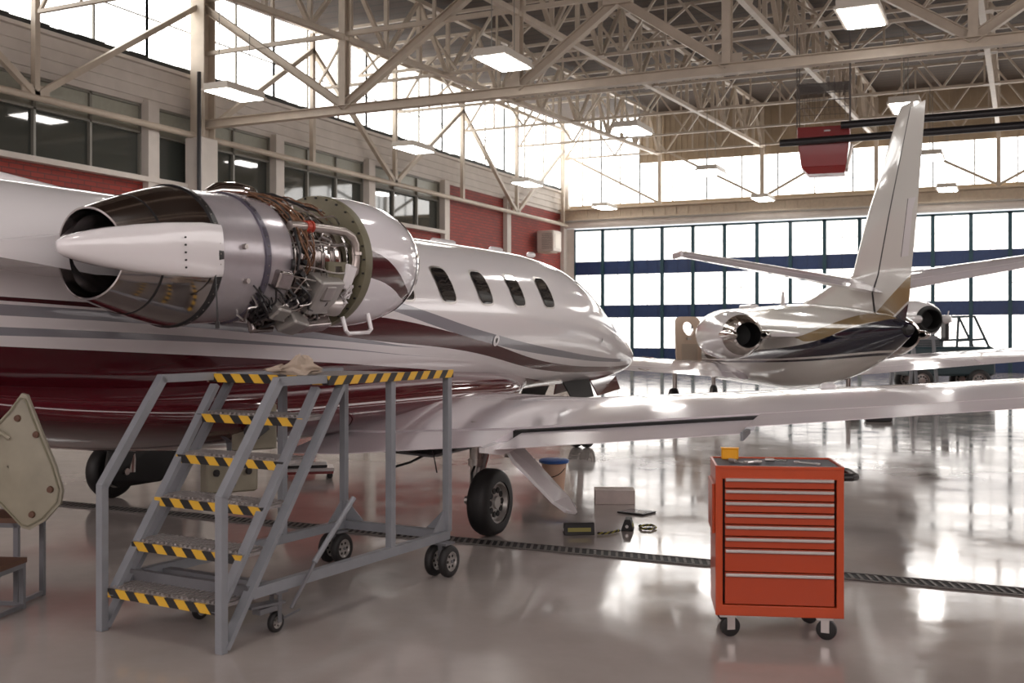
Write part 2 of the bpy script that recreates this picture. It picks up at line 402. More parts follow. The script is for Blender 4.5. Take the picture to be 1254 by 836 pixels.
MB().tube([(XL + .2, YB - .35, 7.48), (XR, YB - .35, 7.48)], .19, 14).build('door_shutter_roll', M['wallwhite'], wbk, True)
MB().box(((XL + XR) / 2, YB + .1, 8.35), (XR - XL, .2, .35)).build('sill_board', M['tan'], wbk)
sh = MB().prism([(-17.8, YB + .05, 10.55), (XR, YB + .05, 10.55), (XR, YB + .05, DK(YB)), (-17.8, YB + .05, DK(YB))], (0, .2, 0))
for k in range(int((XR + 17.8) / .3)): sh.box((-17.7 + k * .3, YB + .03, 11.75), (.05, .04, 2.4))
sh.build('sheeting', M['tan'], wbk)
for nm, mm, xs in (('tall', 'day', [XL, -19.9, -17.8]), ('strip', 'day', [-17.8 + (XR + 17.8) * k / 9 for k in range(10)])):
    top = DK(YB) if nm == 'tall' else 10.55
    for a, b_ in zip(xs, xs[1:]):
        w = sempty('window_%d' % wn); wn += 1
        MB().box(((a + b_) / 2, YB + .12, (8.5 + top) / 2), (b_ - a, .03, top - 8.5)).build('pane', M['day'], w)
        fr = MB()
        for k in range(3): fr.box((a + (b_ - a) * k / 2, YB + .06, (8.5 + top) / 2), (.06, .06, top - 8.5))
        fr.build('window_frame', M['frame'], w)
wr = sempty('wall_right')
MB().box((XR + .2, (YF + YB) / 2, 2), (.4, YB - YF, 4)).build('brick_base', M['brick'], wr)
MB().box((XR + .2, (YF + YB) / 2, 4.9), (.4, YB - YF, 1.8)).build('white_band', M['wallwhite'], wr)
MB().box((XR + .2, (YF + YB) / 2, 12.6), (.4, YB - YF, 2.2)).build('upper_band', M['wallwhite'], wr)
for k in range(10):  # unseen right-hand windows, glowing panes added as fill light
    y0 = YF + k * 6.01; w = sempty('window_%d' % wn); wn += 1
    MB().box((XR + .15, y0 + 3, 8.65), (.04, 6.0, 5.7)).build('pane', M['fillright'], w)
    fr = MB()
    for j in range(4): fr.box((XR + .1, y0 + 2 * j, 8.65), (.08, .08, 5.7))
    fr.box((XR + .1, y0 + 3, 8.6), (.08, 6, .06)).build('window_frame', M['frame'], w)
wf = sempty('wall_front')
MB().box(((XL + XR) / 2, YF - .2, 1.5), (XR - XL, .4, 3.)).build('white_band', M['wallwhite'], wf)
MB().box(((XL + XR) / 2, YF - .2, 9.9), (XR - XL, .4, 3.)).build('upper_band', M['wallwhite'], wf)
for k in range(6):  # unseen windows behind the camera, added to brighten the near side
    x0 = XL + 6 * k; w = sempty('window_%d' % wn); wn += 1
    MB().box((x0 + 3, YF - .15, 5.7), (6.0, .04, 5.4)).build('pane', M['fillfront'], w)
    fr = MB()
    for j in range(4): fr.box((x0 + 2 * j, YF - .1, 5.7), (.08, .08, 5.4))
    fr.box((x0 + 3, YF - .1, 5.6), (6, .08, .06)).build('window_frame', M['frame'], w)

# ------------------------------------------------------------------ roof steel
XN = [-21.6, -16.6, -11.4, -6.1, -.9, 4.4, 9.7]
YN = [2.0, 7.6, 13.2, 18.7, 24.5, 30.0, 35.3, 40.8, 46.3, 52.0]
GY = 24.5
def member(name, p0, p1, w, h, par, kind='bar'):
    mb = MB()
    if kind == 'bar': mb.bar(p0, p1, w, h)
    elif kind == 'i': mb.ibeam(p0, p1, w, h)
    else: mb.tube([p0, p1], w / 2, 10)
    return mb.build(name, M['steel'], par)
# the deep girder crossing the hall
g = thing('roof_girder', 'deep cream steel girder crossing the hall nearest, with heavy diagonals', 'girder', (XL, GY, 0))
def G(x, z, dy=0): return (x - XL, dy, z)
member('bottom_chord', G(-21.7, 7.8), G(13.8, 7.8), .26, .24, g, 'i')
member('middle_chord', G(-21.7, 9.85), G(13.8, 9.85), .10, .12, g)
member('top_chord', G(-21.7, 11.5), G(13.8, 11.5), .24, .26, g)
for x in XN[1:]:
    member('vertical', G(x, 7.9), G(x, 11.4), .2, .24, g, 'i')
    MB().box(G(x, 8.0), (.7, .03, .3)).build('gusset', M['steel'], g)
for a, b_ in (((-21.6, 11.3), (-16.6, 7.9)), ((-16.6, 7.9), (-11.4, 11.3)), ((-11.4, 7.9), (-8.75, 9.75)), ((-8.75, 9.75), (-6.1, 7.9)), ((-6.1, 11.3), (-.9, 7.9)), ((-.9, 7.9), (4.4, 11.3)), ((4.4, 11.3), (9.7, 7.9))):
    member('diagonal', G(*a), G(*b_), .2, .22, g, 'i')
for x in (-19.0, -13.8, -3.4):
    member('hanger', G(x, 9.85), G(x, 11.4), .08, .08, g)
MB().box(G(-8.75, 9.8), (.7, .26, .35)).build('gusset', M['steel'], g)
# trusses running away from the camera
ORD = ['next to the left clerestory', 'second from the left clerestory', 'above the nose of the maroon jet', 'above the hanging red heater', 'above the tail fin of the navy jet', 'to the right of the tail fin', 'nearest the right brick wall']
for i, x in enumerate(XN[1:]):
    t = thing('roof_truss', 'cream roof truss running to the hangar door, ' + ORD[i + 1], 'roof truss', (x, 0, 0), 0, 'roof trusses running lengthwise')
    ys, ye = YN[0] - 5, 52.6
    member('bottom_chord', (0, ys, P(ys)), (0, ye, P(ye)), .16, .14, t)
    member('top_chord', (0, ys, P(ys) + 1.95), (0, ye, P(ye) + 1.95), .16, .14, t)
    n = 30
    for k in range(n):
        y0 = ys + (ye - ys) * k / n; y1 = ys + (ye - ys) * (k + 1) / n
        if y1 < 14: continue
        member('vertical', (0, y0, P(y0)), (0, y0, P(y0) + 1.95), .12, .10, t)
        a, b_ = ((y0, 1.95), (y1, 0)) if k % 2 else ((y0, 0), (y1, 1.95))
        member('diagonal', (0, a[0], P(a[0]) + a[1]), (0, b_[0], P(b_[0]) + b_[1]), .12, .10, t)
# cross trusses
NM = {18.7: 'in front of the deep girder', 30.0: 'one bay behind the deep girder', 35.3: 'two bays behind the deep girder', 40.8: 'three bays behind the deep girder', 46.3: 'one bay short of the hangar door', 52.0: 'against the far wall above the hangar door', 27.2: 'half a bay past the deep girder', 32.6: 'one and a half bays behind the deep girder', 38.: 'midway between girder and hangar door', 43.5: 'two bays short of the hangar door'}
for y in (18.7, 30.0, 32.6, 35.3, 38., 40.8, 46.3, 52.0):
    main = y in YN
    t = thing('cross_truss', 'slim cream cross truss, ' + NM[y], 'roof truss', (0, y, 0), 0, 'slim cross trusses under the roof')
    z0 = P(y) + (0 if main else .9); z1 = P(y) + 1.9
    member('bottom_chord', (-21.48, 0, z0), (13.8, 0, z0), .10, .09, t)
    member('top_chord', (-21.48, 0, z1), (13.8, 0, z1), .10, .09, t)
    n = 26
    for k in range(n):
        if k > 18: break
        x0 = -21.45 + 35.2 * k / n; x1 = -21.45 + 35.2 * (k + 1) / n
        if main and k % 2: member('vertical', (x0, 0, z0), (x0, 0, z1), .06, .06, t)
        a, b_ = ((x0, z1), (x1, z0)) if k % 2 else ((x0, z0), (x1, z1))
        member('diagonal', (a[0], 0, a[1]), (b_[0], 0, b_[1]), .085, .07, t)
    if main:
        for x in XN[1:]: MB().box((x, 0, z0 - .03), (.55, .34, .03)).build('gusset', M['steel'], t)
# sloping rods that tie the truss feet together
# truss standing along the left wall
t = thing('roof_truss', 'cream zigzag truss standing along the brick office wall', 'roof truss', (-21.6, 0, 0))
MB().tube([(0, YF + .2, 7.46), (0, 52.6, 7.46)], .09, 10).build('bottom_chord', M['steel'], t, True)
member('top_chord', (0, YF + .2, 11.45), (0, 52.6, 12.4), .16, .16, t)
for j, y in enumerate(YN):
    if y == GY: continue
    member('vertical', (0, y, 7.46), (0, y, P(y) + 1.9), .15, .15, t)
prs = [((18.7, 0), (24.5, 1)), ((18.7, 0), (13.2, 1)), ((24.5, 0), (30., 1)), ((35.3, 0), (30., 1)), ((35.3, 0), (40.8, 1)), ((46.3, 0), (40.8, 1)), ((46.3, 0), (52., 1)), ((7.6, 0), (13.2, 1)), ((24.5, 0), (21.2, 1))]
for (a, ka), (b_, kb) in prs[:-1]:
    member('diagonal', (0, a, 7.5 if not ka else 11.3), (0, b_, 7.5 if not kb else 11.3), .15, .15, t)
for y in (18.7, 35.3, 46.3): MB().box((0, y, 7.6), (.05, .8, .32)).build('gusset', M['steel'], t)
# column carrying the girder
t = thing('steel_column', 'thick cream column carrying the deep girder at the office wall', 'column', (-21.5, GY, 0))
MB().ibeam((0, 0, 7.3), (0, 0, 11.9), .5, .5, .05).build('upper_shaft', M['steel'], t)
MB().bbox((-.05, 0, 3.7), (.62, .72, 7.4), .03).build('casing', M['wallwhite'], t)
MB().tube([(.3, -.5, 0), (.3, -.5, 9.2)], .06, 8).build('downpipe', M['blackpipe'], t, True)
# bracing against the far wall
t = thing('end_wall_bracing', 'cream diagonal bracing and posts in front of the far strip windows', 'wall bracing', (0, YB - .35, 0))
for x in (-16.6, -11.4, -6.1, -.9, 4.4): member('post', (x, 0, 8.29), (x, 0, DK(YB) - .3), .18, .14, t)
for a, b_ in (((-11.4, 8.4), (-16.6, 11.2)), ((-11.4, 8.4), (-6.1, 11.2)), ((-.9, 8.4), (-6.1, 11.2)), ((-.9, 8.4), (4.4, 11.2)), ((-21.8, 11.2), (-16.6, 8.4))):
    member('diagonal', (a[0], 0, a[1]), (b_[0], 0, b_[1]), .12, .12, t)
MB().box((-21.75, .1, 10.2), (.3, .3, 4.6)).build('corner_post', M['wallwhite'], t)

# ------------------------------------------------------------------ lamps
def lamp():
    t = thing('ceiling_lamp', '', 'ceiling lamp', (0, 0, 0), 0, 'two tube lamps hanging under the trusses')
    MB().box((0, 0, .09), (.78, 1.5, .14)).box((0, 0, .0), (.86, 1.58, .05)).build('housing', M['lampbody'], t)
    for s in (-1, 1):
        MB().box((s * .19, 0, -.03), (.34, 1.44, .025)).build('diffuser', M['lamp'], t)
    for s in (-1, 1):
        MB().tube([(0, s * .6, .15), (0, s * .6, 2.0)], .012, 5).build('hanger_rod', M['frame'], t)
    return t
L0 = lamp(); first = True
pos_y = {4.2: 'added for fill over the steps', 13.3: 'added for fill over the maroon jet', 22.4: 'by the deep girder', 31.6: 'first past the girder', 40.9: 'second past the girder', 50.1: 'farthest'}  # the two nearest rows are out of view, added to brighten the foreground
pos_x = {-18.6: 'beside the office wall', -10.8: 'in the middle row', -2.87: 'in the right row'}
for x in pos_x:
    for y in pos_y:
        if y == 4.2 and x < -5: continue
        o = L0 if first else copy_tree(L0); first = False
        o.location = (x, y, 8.0 if y != 22.4 or x != -2.87 else 8.05)
        o['label'] = 'white ceiling lamp hanging %s, %s there' % (pos_x[x], pos_y[y])
        rod = [c for c in o.children if 'rod' in c.name]
        for c in rod: c.scale = (1, 1, (P(y) - 8.15) / 1.85 if y != 22.4 else 1); c.location = (0, 0, .15 - .15 * c.scale.z)

# ------------------------------------------------------------------ hanging heater, its ducts, the wall air conditioner
t = thing('unit_heater', 'dark red unit heater hanging in a wire cage under the roof', 'heater', (-4.85, 30.2, 6.05), .12)
w = .68
hb = MB().loft([[(-w * .85, -.4, .18), (w * .85, -.4, .18), (w * .85, .4, .18), (-w * .85, .4, .18)], [(-w, -.5, .95), (w, -.5, .95), (w, .5, .95), (-w, .5, .95)], [(-w, -.5, 1.25), (w, -.5, 1.25), (w, .5, 1.25), (-w, .5, 1.25)]])
hb.build('casing', M['heater'], t, bevel=.02)
MB().loft([[(-w * .6, -.34, 0), (w * .8, -.34, 0), (w * .8, .4, 0), (-w * .6, .4, 0)], [(-w * .85, -.41, .18), (w * .85, -.41, .18), (w * .85, .41, .18), (-w * .85, .41, .18)]]).build('outlet_hood', M['heater'], t)
MB().loft([[(w * .8 + .02, -.36, .12), (w * .8 + .02, .4, .12), (w + .02, .48, .75), (w + .02, -.44, .75)], [(w * .8 + .07, -.36, .12), (w * .8 + .07, .4, .12), (w + .07, .48, .75), (w + .07, -.44, .75)]]).build('side_panel', M['wallwhite'], t)
MB().box((.1, -.515, 1.12), (.16, .01, .04)).build('name_plate', M['white'], t)
for sx in (-1, 1):
    for sy in (-1, 1): MB().tube([(sx * w, sy * .5, 1.25), (sx * w, sy * .5, 3.95)], .018, 5).build('hanger_rod', M['mesh'], t)
cg = MB()
for z in (1.75, 1.95, 2.15, 2.35):
    for sy in (-1, 1): cg.bar((-w, sy * .5, z), (w, sy * .5, z), .012)
for k in range(11):
    for sy in (-1, 1): cg.bar((-w + k * w / 5, sy * .5, 1.65), (-w + k * w / 5, sy * .5, 2.45), .01)
for k in range(9): cg.bar((-w, -.5 + k / 8, 2.4), (w, -.5 + k / 8, 2.4), .02)
cg.build('wire_cage', M['mesh'], t)
for dz, nm in ((0, 'upper'), (-.36, 'lower')):
    o = MB().tube([(-5.9 if dz else -4.3, 29.52, 7.25 + dz), (13.9, 29.55, 7.25 + dz)], .1, 12).build('duct_pipe', M['blackpipe'], None, True)
    tag(o, 'black horizontal duct pipe beside the red heater, %s of the pair' % nm, 'pipe', 'black duct pipes')
t = thing('air_conditioner', 'white wall air conditioner on the corner pilaster by the hangar door', 'air conditioner', (-21.35, 49.6, 5.85)); t.scale = (1, .85, .8)
MB().bbox((0, 0, .65), (.9, 1.2, 1.3), .04).build('casing', M['wallwhite'], t)
mb = MB()
for k in range(9): mb.box((.1, -.61, .2 + k * .11), (.55, .03, .03))
mb.build('grille', M['frame'], t)
MB().box((.46, 0, .65), (.02, .8, .9)).build('front_panel', M['lampbody'], t)
MB().box((-.1, 0, -.03), (.7, 1., .06)).build('bracket', M['steel'], t)

# ------------------------------------------------------------------ floor drain
t = thing('floor_drain', 'long dark grated drain channel crossing the glossy floor', 'drain', (0, 7.87, 0))
MB().box((-3, 0, .003), (33, .22, .004)).build('channel', M['dark'], t)
mb = MB()
for k in range(330): mb.box((-12 + k * .06, 0, .008), (.02, .17, .006), Matrix.Rotation(.35, 3, 'Z'))
mb.box((-3, -.105, .007), (33, .015, .008)).box((-3, .105, .007), (33, .015, .008))
mb.build('grating', M['grating'], t)

# ------------------------------------------------------------------ aircraft helpers
def sec(stations, x):
    for a, b_ in zip(stations, stations[1:]):
        if a[0] <= x <= b_[0]:
            f = (x - a[0]) / (b_[0] - a[0]); return [a[i] + (b_[i] - a[i]) * f for i in range(len(a))]
    return list(stations[0] if x < stations[0][0] else stations[-1])
def smooth_stations(st, n=70):
    """monotone-ish Catmull-Rom resampling of (x, ztop, zbot, half width)"""
    out = []
    xs = [s[0] for s in st]
    for k in range(n + 1):
        x = xs[0] + (xs[-1] - xs[0]) * k / n
        i = max(j for j in range(len(st)) if xs[j] <= x + 1e-9); i = min(i, len(st) - 2)
        h = xs[i + 1] - xs[i]; u = (x - xs[i]) / h
        r = [x]
        for c in (1, 2, 3):
            d = [(st[j + 1][c] - st[j][c]) / (xs[j + 1] - xs[j]) for j in range(len(st) - 1)]
            def tang(j):
                if j == 0: return d[0]
                if j == len(st) - 1: return d[-1]
                return 0 if d[j - 1] * d[j] <= 0 else 2 * d[j - 1] * d[j] / (d[j - 1] + d[j])
            m0, m1 = tang(i) * h, tang(i + 1) * h
            r.append((2 * u**3 - 3 * u * u + 1) * st[i][c] + (u**3 - 2 * u * u + u) * m0 + (-2 * u**3 + 3 * u * u) * st[i + 1][c] + (u**3 - u * u) * m1)
        out.append(r)
    return out
def fpoint(st, x, th, off=0.):
    _, zt, zb, hw = sec(st, x); zc, hh = (zt + zb) / 2, (zt - zb) / 2
    return Vector((x, (hw + off) * math.cos(th), zc + (hh + off) * math.sin(th)))
def fuselage(name, st, mat, parent, n=48):
    return MB().loft([[fpoint(st, s[0], 2 * PI * k / n) for k in range(n)] for s in st]).build(name, mat, parent, True, 1.0)
def patch(st, poly, mat, name, parent, off=.006, side=-1, rings=5):
    """poly: list of (x, z) outline on the side of the body; side -1 = right"""
    cx = sum(p[0] for p in poly) / len(poly); cz = sum(p[1] for p in poly) / len(poly)
    mb = MB(); vs = []; n = len(poly)
    def pt(x, z):
        _, zt, zb, hw = sec(st, x); zc, hh = (zt + zb) / 2, (zt - zb) / 2
        s = max(-.99, min(.99, (z - zc) / hh)); c = math.sqrt(1 - s * s)
        return Vector((x, side * (hw + off) * c, zc + (hh + off) * s))
    for r in range(1, rings + 1):
        f = r / rings
        vs.append([pt(cx + (p[0] - cx) * f, cz + (p[1] - cz) * f) for p in poly])
    mb.loft(vs, False); o = len(mb.v); mb.add([pt(cx, cz)], [])
    for k in range(n): mb.f.append((k, (k + 1) % n, o))
    return mb.build(name, mat, parent, True, 3)
def roundrect(cx, cz, w, h, lean=0, n=6, e=.45):
    pts = []
    for k in range(4 * n):
        a = 2 * PI * k / (4 * n)
        c, s = math.cos(a), math.sin(a)
        x = w / 2 * math.copysign(abs(c) ** e, c); z = h / 2 * math.copysign(abs(s) ** e, s)
        pts.append((cx + x + lean * z, cz + z))
    return pts
AF = [(0, 0), (.012, .22), (.05, .38), (.12, .47), (.25, .5), (.4, .47), (.55, .39), (.7, .28), (.8, .195), (.9, .1), (1, .012)]
def airfoil(le, te, th, c0=0., c1=1., lower=.75, n_up=None, vertical=False):
    """section ring between chord fractions c0..c1"""
    le, te = Vector(le), Vector(te); ch = te - le
    upv = Vector((0, 0, 1)) if not vertical else Vector((0, 1, 0))
    def prof(f):
        for a, b_ in zip(AF, AF[1:]):
            if a[0] <= f <= b_[0]:
                return a[1] + (b_[1] - a[1]) * (f - a[0]) / (b_[0] - a[0])
        return 0
    fr = [c0 + (c1 - c0) * (k / 12) ** (1.6 if c0 == 0 else 1) for k in range(13)]
    up = [le + ch * f + upv * th * prof(f) for f in fr]
    lo = [le + ch * f - upv * th * prof(f) * lower for f in reversed(fr)]
    return up + lo
def wing(name, secs, mat, parent, c0=0., c1=1., vertical=False, lower=.75):
    rings = [airfoil(s[0], s[1], s[2], c0, c1, lower, None, vertical) for s in secs]
    return MB().loft(rings).build(name, mat, parent, True, .6)
def lerp_sec(secs, f):
    """secs sampled at fraction f in terms of y of the leading edge"""
    y = f
    for a, b_ in zip(secs, secs[1:]):
        ya, yb = a[0][1], b_[0][1]
        if min(ya, yb) - 1e-6 <= y <= max(ya, yb) + 1e-6:
            k = (y - ya) / (yb - ya)
            return (tuple(Vector(a[0]).lerp(Vector(b_[0]), k)), tuple(Vector(a[1]).lerp(Vector(b_[1]), k)), a[2] + (b_[2] - a[2]) * k)
def cut_sec(secs, y0, y1):
    ys = [s[0][1] for s in secs]; lo, hi = min(y0, y1), max(y0, y1)
    mid = [s for s in secs if lo + 1e-4 < s[0][1] < hi - 1e-4]
    out = [lerp_sec(secs, y0)] + sorted(mid, key=lambda s: abs(s[0][1] - y0)) + [lerp_sec(secs, y1)]
    return out
def mirror(secs): return [((s[0][0], -s[0][1], s[0][2]), (s[1][0], -s[1][1], s[1][2]), s[2]) for s in secs]
def wheel(parent, c, r, w, name='wheel', spokes=10):
    x, y, z = c
    o = MB().lathe([(-w / 2, r * .62), (-w / 2, r * .8), (-w * .42, r * .93), (-w * .22, r * .995), (0, r), (w * .22, r * .995), (w * .42, r * .93), (w / 2, r * .8), (w / 2, r * .62), (w * .3, r * .6), (-w * .3, r * .6), (-w / 2, r * .62)], (0, 0, 0), 'y', 36).build(name, M['rubber'], parent, True, 1.2, loc=c)
    hb_ = MB().lathe([(-w * .40, .0), (-w * .40, r * .18), (-w * .3, r * .2), (-w * .26, r * .5), (-w * .44, r * .56), (-w * .44, r * .62), (w * .44, r * .62), (w * .44, r * .56), (w * .26, r * .5), (w * .3, r * .2), (w * .40, r * .18), (w * .4, 0)], (0, 0, 0), 'y', 28)
    hb_.build('hub', M['brushed'] if r > .3 else M['enginebox'], o, True, .7)
    hl = MB()
    for k in range(spokes):
        a = 2 * PI * k / spokes
        hl.lathe([(-w * .325, 0), (-w * .325, r * .09), (w * .325, r * .09), (w * .325, 0)], (r * .36 * math.cos(a), 0, r * .36 * math.sin(a)), 'y', 10)
    hl.build('hub_hole_pattern', M['dark'], o)
    return o

# ------------------------------------------------------------------ the maroon and white jet
J = thing('business_jet', 'large white and maroon twin engined jet with its near engine uncowled', 'aircraft', (-6.338, 8.32, 0), math.atan2(.9987, .0472))
ST1 = smooth_stations([(-6.9, 2.62, 2.25, .12), (-6, 2.72, 1.95, .38), (-4.6, 2.78, 1.45, .66), (-3.2, 2.79, 1.08, .84), (-1.8, 2.79, .96, .9), (2, 2.79, .95, .9), (4.2, 2.775, .96, .9), (5.1, 2.71, .98, .88), (5.65, 2.58, .99, .84), (6.15, 2.37, 1.0, .78), (6.6, 2.17, 1.0, .71), (7.2, 1.93, 1.02, .59), (7.7, 1.76, 1.05, .47), (8.2, 1.58, 1.12, .32), (8.5, 1.44, 1.2, .17), (8.6, 1.35, 1.28, .04)], 90)
fuselage('fuselage', ST1, M['fus1'], J, 56)
def yz(poly, side=-1): return poly
for x in (.78, 1.58, 2.38, 3.17, 3.96):
    for side in (-1, 1):
        f = patch(ST1, roundrect(x, 2.22, .33, .40, -.12), M['brushed'], 'window_surround', J, .004, side)
        patch(ST1, roundrect(x, 2.22, .285, .355, -.12), M['jetglass'], 'cabin_window', f, .010, side)
for side in (-1, 1):
    patch(ST1, [(5.30, 2.44), (5.46, 2.44), (6.12, 2.09), (6.08, 2.05), (5.92, 2.06)], M['jetglass'], 'side_windshield', J, .006, side)
    patch(ST1, [(5.60, 2.44), (5.78, 2.40), (6.48, 2.05), (6.26, 2.03)], M['jetglass'], 'windshield', J, .006, side)
# belly fairing
BF = smooth_stations([(-4.9, 1.62, 1.50, .25), (-4.0, 1.5, 1.16, .62), (-3.0, 1.42, .93, .88), (-2.0, 1.4, .79, 1.0), (-1, 1.4, .73, 1.07), (1.5, 1.4, .72, 1.08), (2.8, 1.35, .78, 1.0), (3.9, 1.3, .93, .6)], 40)
fuselage('belly_fairing', BF, M['redpaint'], J, 40)
for x, z in ((2.62, 1.64), (5.75, 1.63)):
    patch(ST1, roundrect(x, z, .13, .13, 0, 4, 1), M['white'], 'probe_mount', J, .008)
    patch(ST1, roundrect(x, z, .04, .06, 0, 4, 1), M['black'], 'static_port', J, .012)
for x, w_ in ((5.2, .16), (2.9, .5), (4.2, .28)):
    MB().bbox((x, 0, 2.80), (w_, .08, .07), .02).build('antenna', M['white'], J)
MB().prism([(-.2, -.01, 2.75), (.15, -.01, 2.75), (.02, -.01, 2.95), (-.15, -.01, 2.95)], (0, .02, 0)).build('blade_antenna', M['white'], J)
# dorsal fin, fin, tailplane
fin = [((-1.6, 0, 2.72), (-6.2, 0, 2.72), .12), ((-3.2, 0, 2.86), (-6.3, 0, 2.9), .14), ((-4.2, 0, 3.15), (-6.4, 0, 3.2), .16), ((-5.9, 0, 5.2), (-7.1, 0, 5.2), .12)]
MB().loft([airfoil(s[0], s[1], s[2], 0, 1, 1, None, True) for s in fin]).build('tail_fin', M['fus1'], J, True, .6)
tp = [((-5.3, 0, 3.6), (-6.5, 0, 3.6), .14), ((-5.95, 3.2, 3.95), (-6.65, 3.2, 3.95), .08)]
wing('tailplane', mirror(tp)[::-1] + tp[1:], M['white'], J)
# wings (y negative = right wing, the one crossing the picture)
def zt(t): return .58 + .103 * t
WS = [((2.45, .6, .92), (-.72, .6, .70), .40), ((2.1, 1.2, .97), (-.74, 1.2, .72), .36), ((1.55, 2.6, 1.0), (-.72, 2.6, .85), .28), ((.95, 5.6, 1.25), (-.69, 5.6, 1.165), .19), ((.45, 8.3, 1.50), (-.62, 8.3, 1.445), .12), ((.25, 8.5, 1.53), (-.6, 8.5, 1.475), .05)]
for side, nm in ((-1, 'right'), (1, 'left')):
    W = mirror(WS) if side < 0 else WS
    f = wing('wing', W, M['wingwhite'], J, 0, .78)
    core = [((s[0][0], s[0][1], s[0][2]), (s[1][0], s[1][1], s[1][2]), s[2] * .7) for s in W]
    MB().loft([airfoil(s[0], s[1], s[2], .70, .80) for s in core]).build('flap_cove', M['dark'], f)
    for y0, y1, pn, dz in ((.62, 2.62, 'flap', -.015), (2.7, 4.62, 'flap', -.045), (4.66, 7.6, 'aileron', 0), (7.63, 8.48, 'wing_tip', 0)):
        cs = cut_sec(W, side * y0, side * y1)
        cs = [(s[0], (s[1][0], s[1][1], s[1][2] + dz), s[2]) for s in cs]
        wing(pn, cs, M['wingwhite'], f, .79, 1.0)
    le = MB().loft([airfoil((s[0][0] + .006, s[0][1], s[0][2]), s[1], s[2] * 1.03, 0, .03) for s in cut_sec(W, side * 1.6, side * 8.2)]).build('leading_edge', M['chrome'], f, True)
    sd = MB()
    for k in range(9):
        t_ = 3.0 + .55 * k
        s_ = lerp_sec(W, side * t_)
    # vortex strips / fuel caps
    for t_ in (3.4, 6.0):
        s_ = lerp_sec(W, side * t_); x_ = s_[0][0] * .55 + s_[1][0] * .45
        sd.lathe([(0, .07), (.012, .065), (.012, 0)], (x_, side * t_, s_[0][2] * .55 + s_[1][2] * .45 + s_[2] * .43), 'z', 14)
MB().loft([[(-.55, -4.625, 1.04), (-.55, -4.655, 1.04), (-.55, -4.655, 1.01), (-.55, -4.625, 1.01)], [(-.72, -4.63, 1.03), (-.72, -4.65, 1.03), (-.72, -4.65, .97), (-.72, -4.63, .97)]]).build('flap_hinge', M['grey'], J)
MB().lathe([(0, .07), (.03, .06), (.045, .04), (.05, 0)], (.85, -4.9, 1.27), 'z', 16).build('landing_light', M['white'], J, True)
# hinge fairing at the flap joint
MB().loft([[(-.25, -2.62, .84), (-.25, -2.70, .84), (-.25, -2.70, .80), (-.25, -2.62, .80)], [(-.6, -2.62, .86), (-.6, -2.70, .86), (-.6, -2.70, .76), (-.6, -2.62, .76)], [(-.86, -2.64, .84), (-.86, -2.69, .84), (-.86, -2.69, .80), (-.86, -2.64, .80)]]).build('flap_hinge', M['white'], J)
# main landing gear
for side in (-1, 1):
    yw = side * 2.27
    MB().tube([(.10, yw - side * .2, .95), (.08, yw - side * .2, .60)], .055, 14).tube([(.08, yw - side * .2, .62), (.06, yw - side * .2, .27)], .046, 14).lathe([(-.03, .066), (.03, .066)], (.08, yw - side * .2, .60), 'z', 14, True).build('gear_leg', M['brushed'], J, True)
    MB().bar((.08, yw - side * .17, .33), (-.02, yw - side * .12, .285), .07, .08).tube([(-.02, yw - side * .24, .285), (-.02, yw + side * .03, .285)], .035, 10).build('trailing_link', M['brushed'], J)
    MB().tube([(-.02, yw - side * .13, .34), (.2, yw - side * .13, .78)], [.03, .035], 10).build('shock_strut', M['chrome'], J, True)
    w_ = wheel(J, (-.02, yw, .285), .285, .185)
    MB().tube([(.2, yw - side * .17, .62), (.05, yw - side * .18, .60), (-.02, yw - side * .18, .52), (-.03, yw - side * .17, .42), (-.01, yw - side * .14, .34)], .010, 6).build('brake_hose', M['black'], J, True)
# open outboard door of the right gear
dpl = [(.05, -2.46, .80), (-.26, -2.50, .80), (-.28, -2.62, .66), (-.12, -2.90, .33), (-.16, -3.03, .27), (-.06, -3.08, .245), (.12, -2.98, .27), (.16, -2.90, .33)]
MB().prism(dpl, (.004, -.02, .022)).build('gear_door', M['white'], J, bevel=.004)
MB().tube([(.1, -2.38, .78), (.03, -2.66, .46)], .016, 8).tube([(.0, -2.40, .74), (-.06, -2.45, .70), (-.02, -2.52, .72)], .03, 8).build('door_link', M['brushed'], J, True)
MB().prism([(.75, 2.0, .70), (-.25, 2.0, .70), (-.3, 2.05, .22), (-.05, 2.1, .12), (.5, 2.1, .12), (.75, 2.05, .3)], (0, .03, 0)).build('gear_door', M['black'], J)
MB().prism([(.9, -1.15, .72), (-.2, -1.15, .70), (-.1, -1.75, .66), (.8, -1.75, .68)], (0, 0, -.02)).build('inner_gear_door', M['greydark'], J)
# nose gear
MB().tube([(6.75, 0, 1.05), (6.9, 0, .25)], .05, 12).build('nose_gear_leg', M['brushed'], J, True)
wheel(J, (6.9, -.09, .21), .21, .12); wheel(J, (6.9, .09, .21), .21, .12)
for s in (-1, 1):
    MB().prism([(5.6, s * .30, 1.05), (6.5, s * .30, 1.05), (6.45, s * .40, .80), (5.7, s * .40, .80)], (0, .02, 0)).build('nose_gear_door', M['rubber'], J)
    MB().prism([(6.6, s * .26, 1.06), (7.7, s * .22, 1.06), (7.6, s * .34, .86), (6.7, s * .36, .80)], (0, .02, 0)).build('nose_gear_door', M['redpaint'], J)
# pitot tubes
MB().tube([(8.35, -.42, 1.35), (8.45, -.5, 1.33), (8.62, -.5, 1.33)], .01, 6).build('pitot_tube', M['chrome'], J)
MB().tube([(8.2, -.40, 1.16), (8.35, -.47, 1.13), (8.5, -.47, 1.13)], .01, 6).build('pitot_tube', M['chrome'], J)
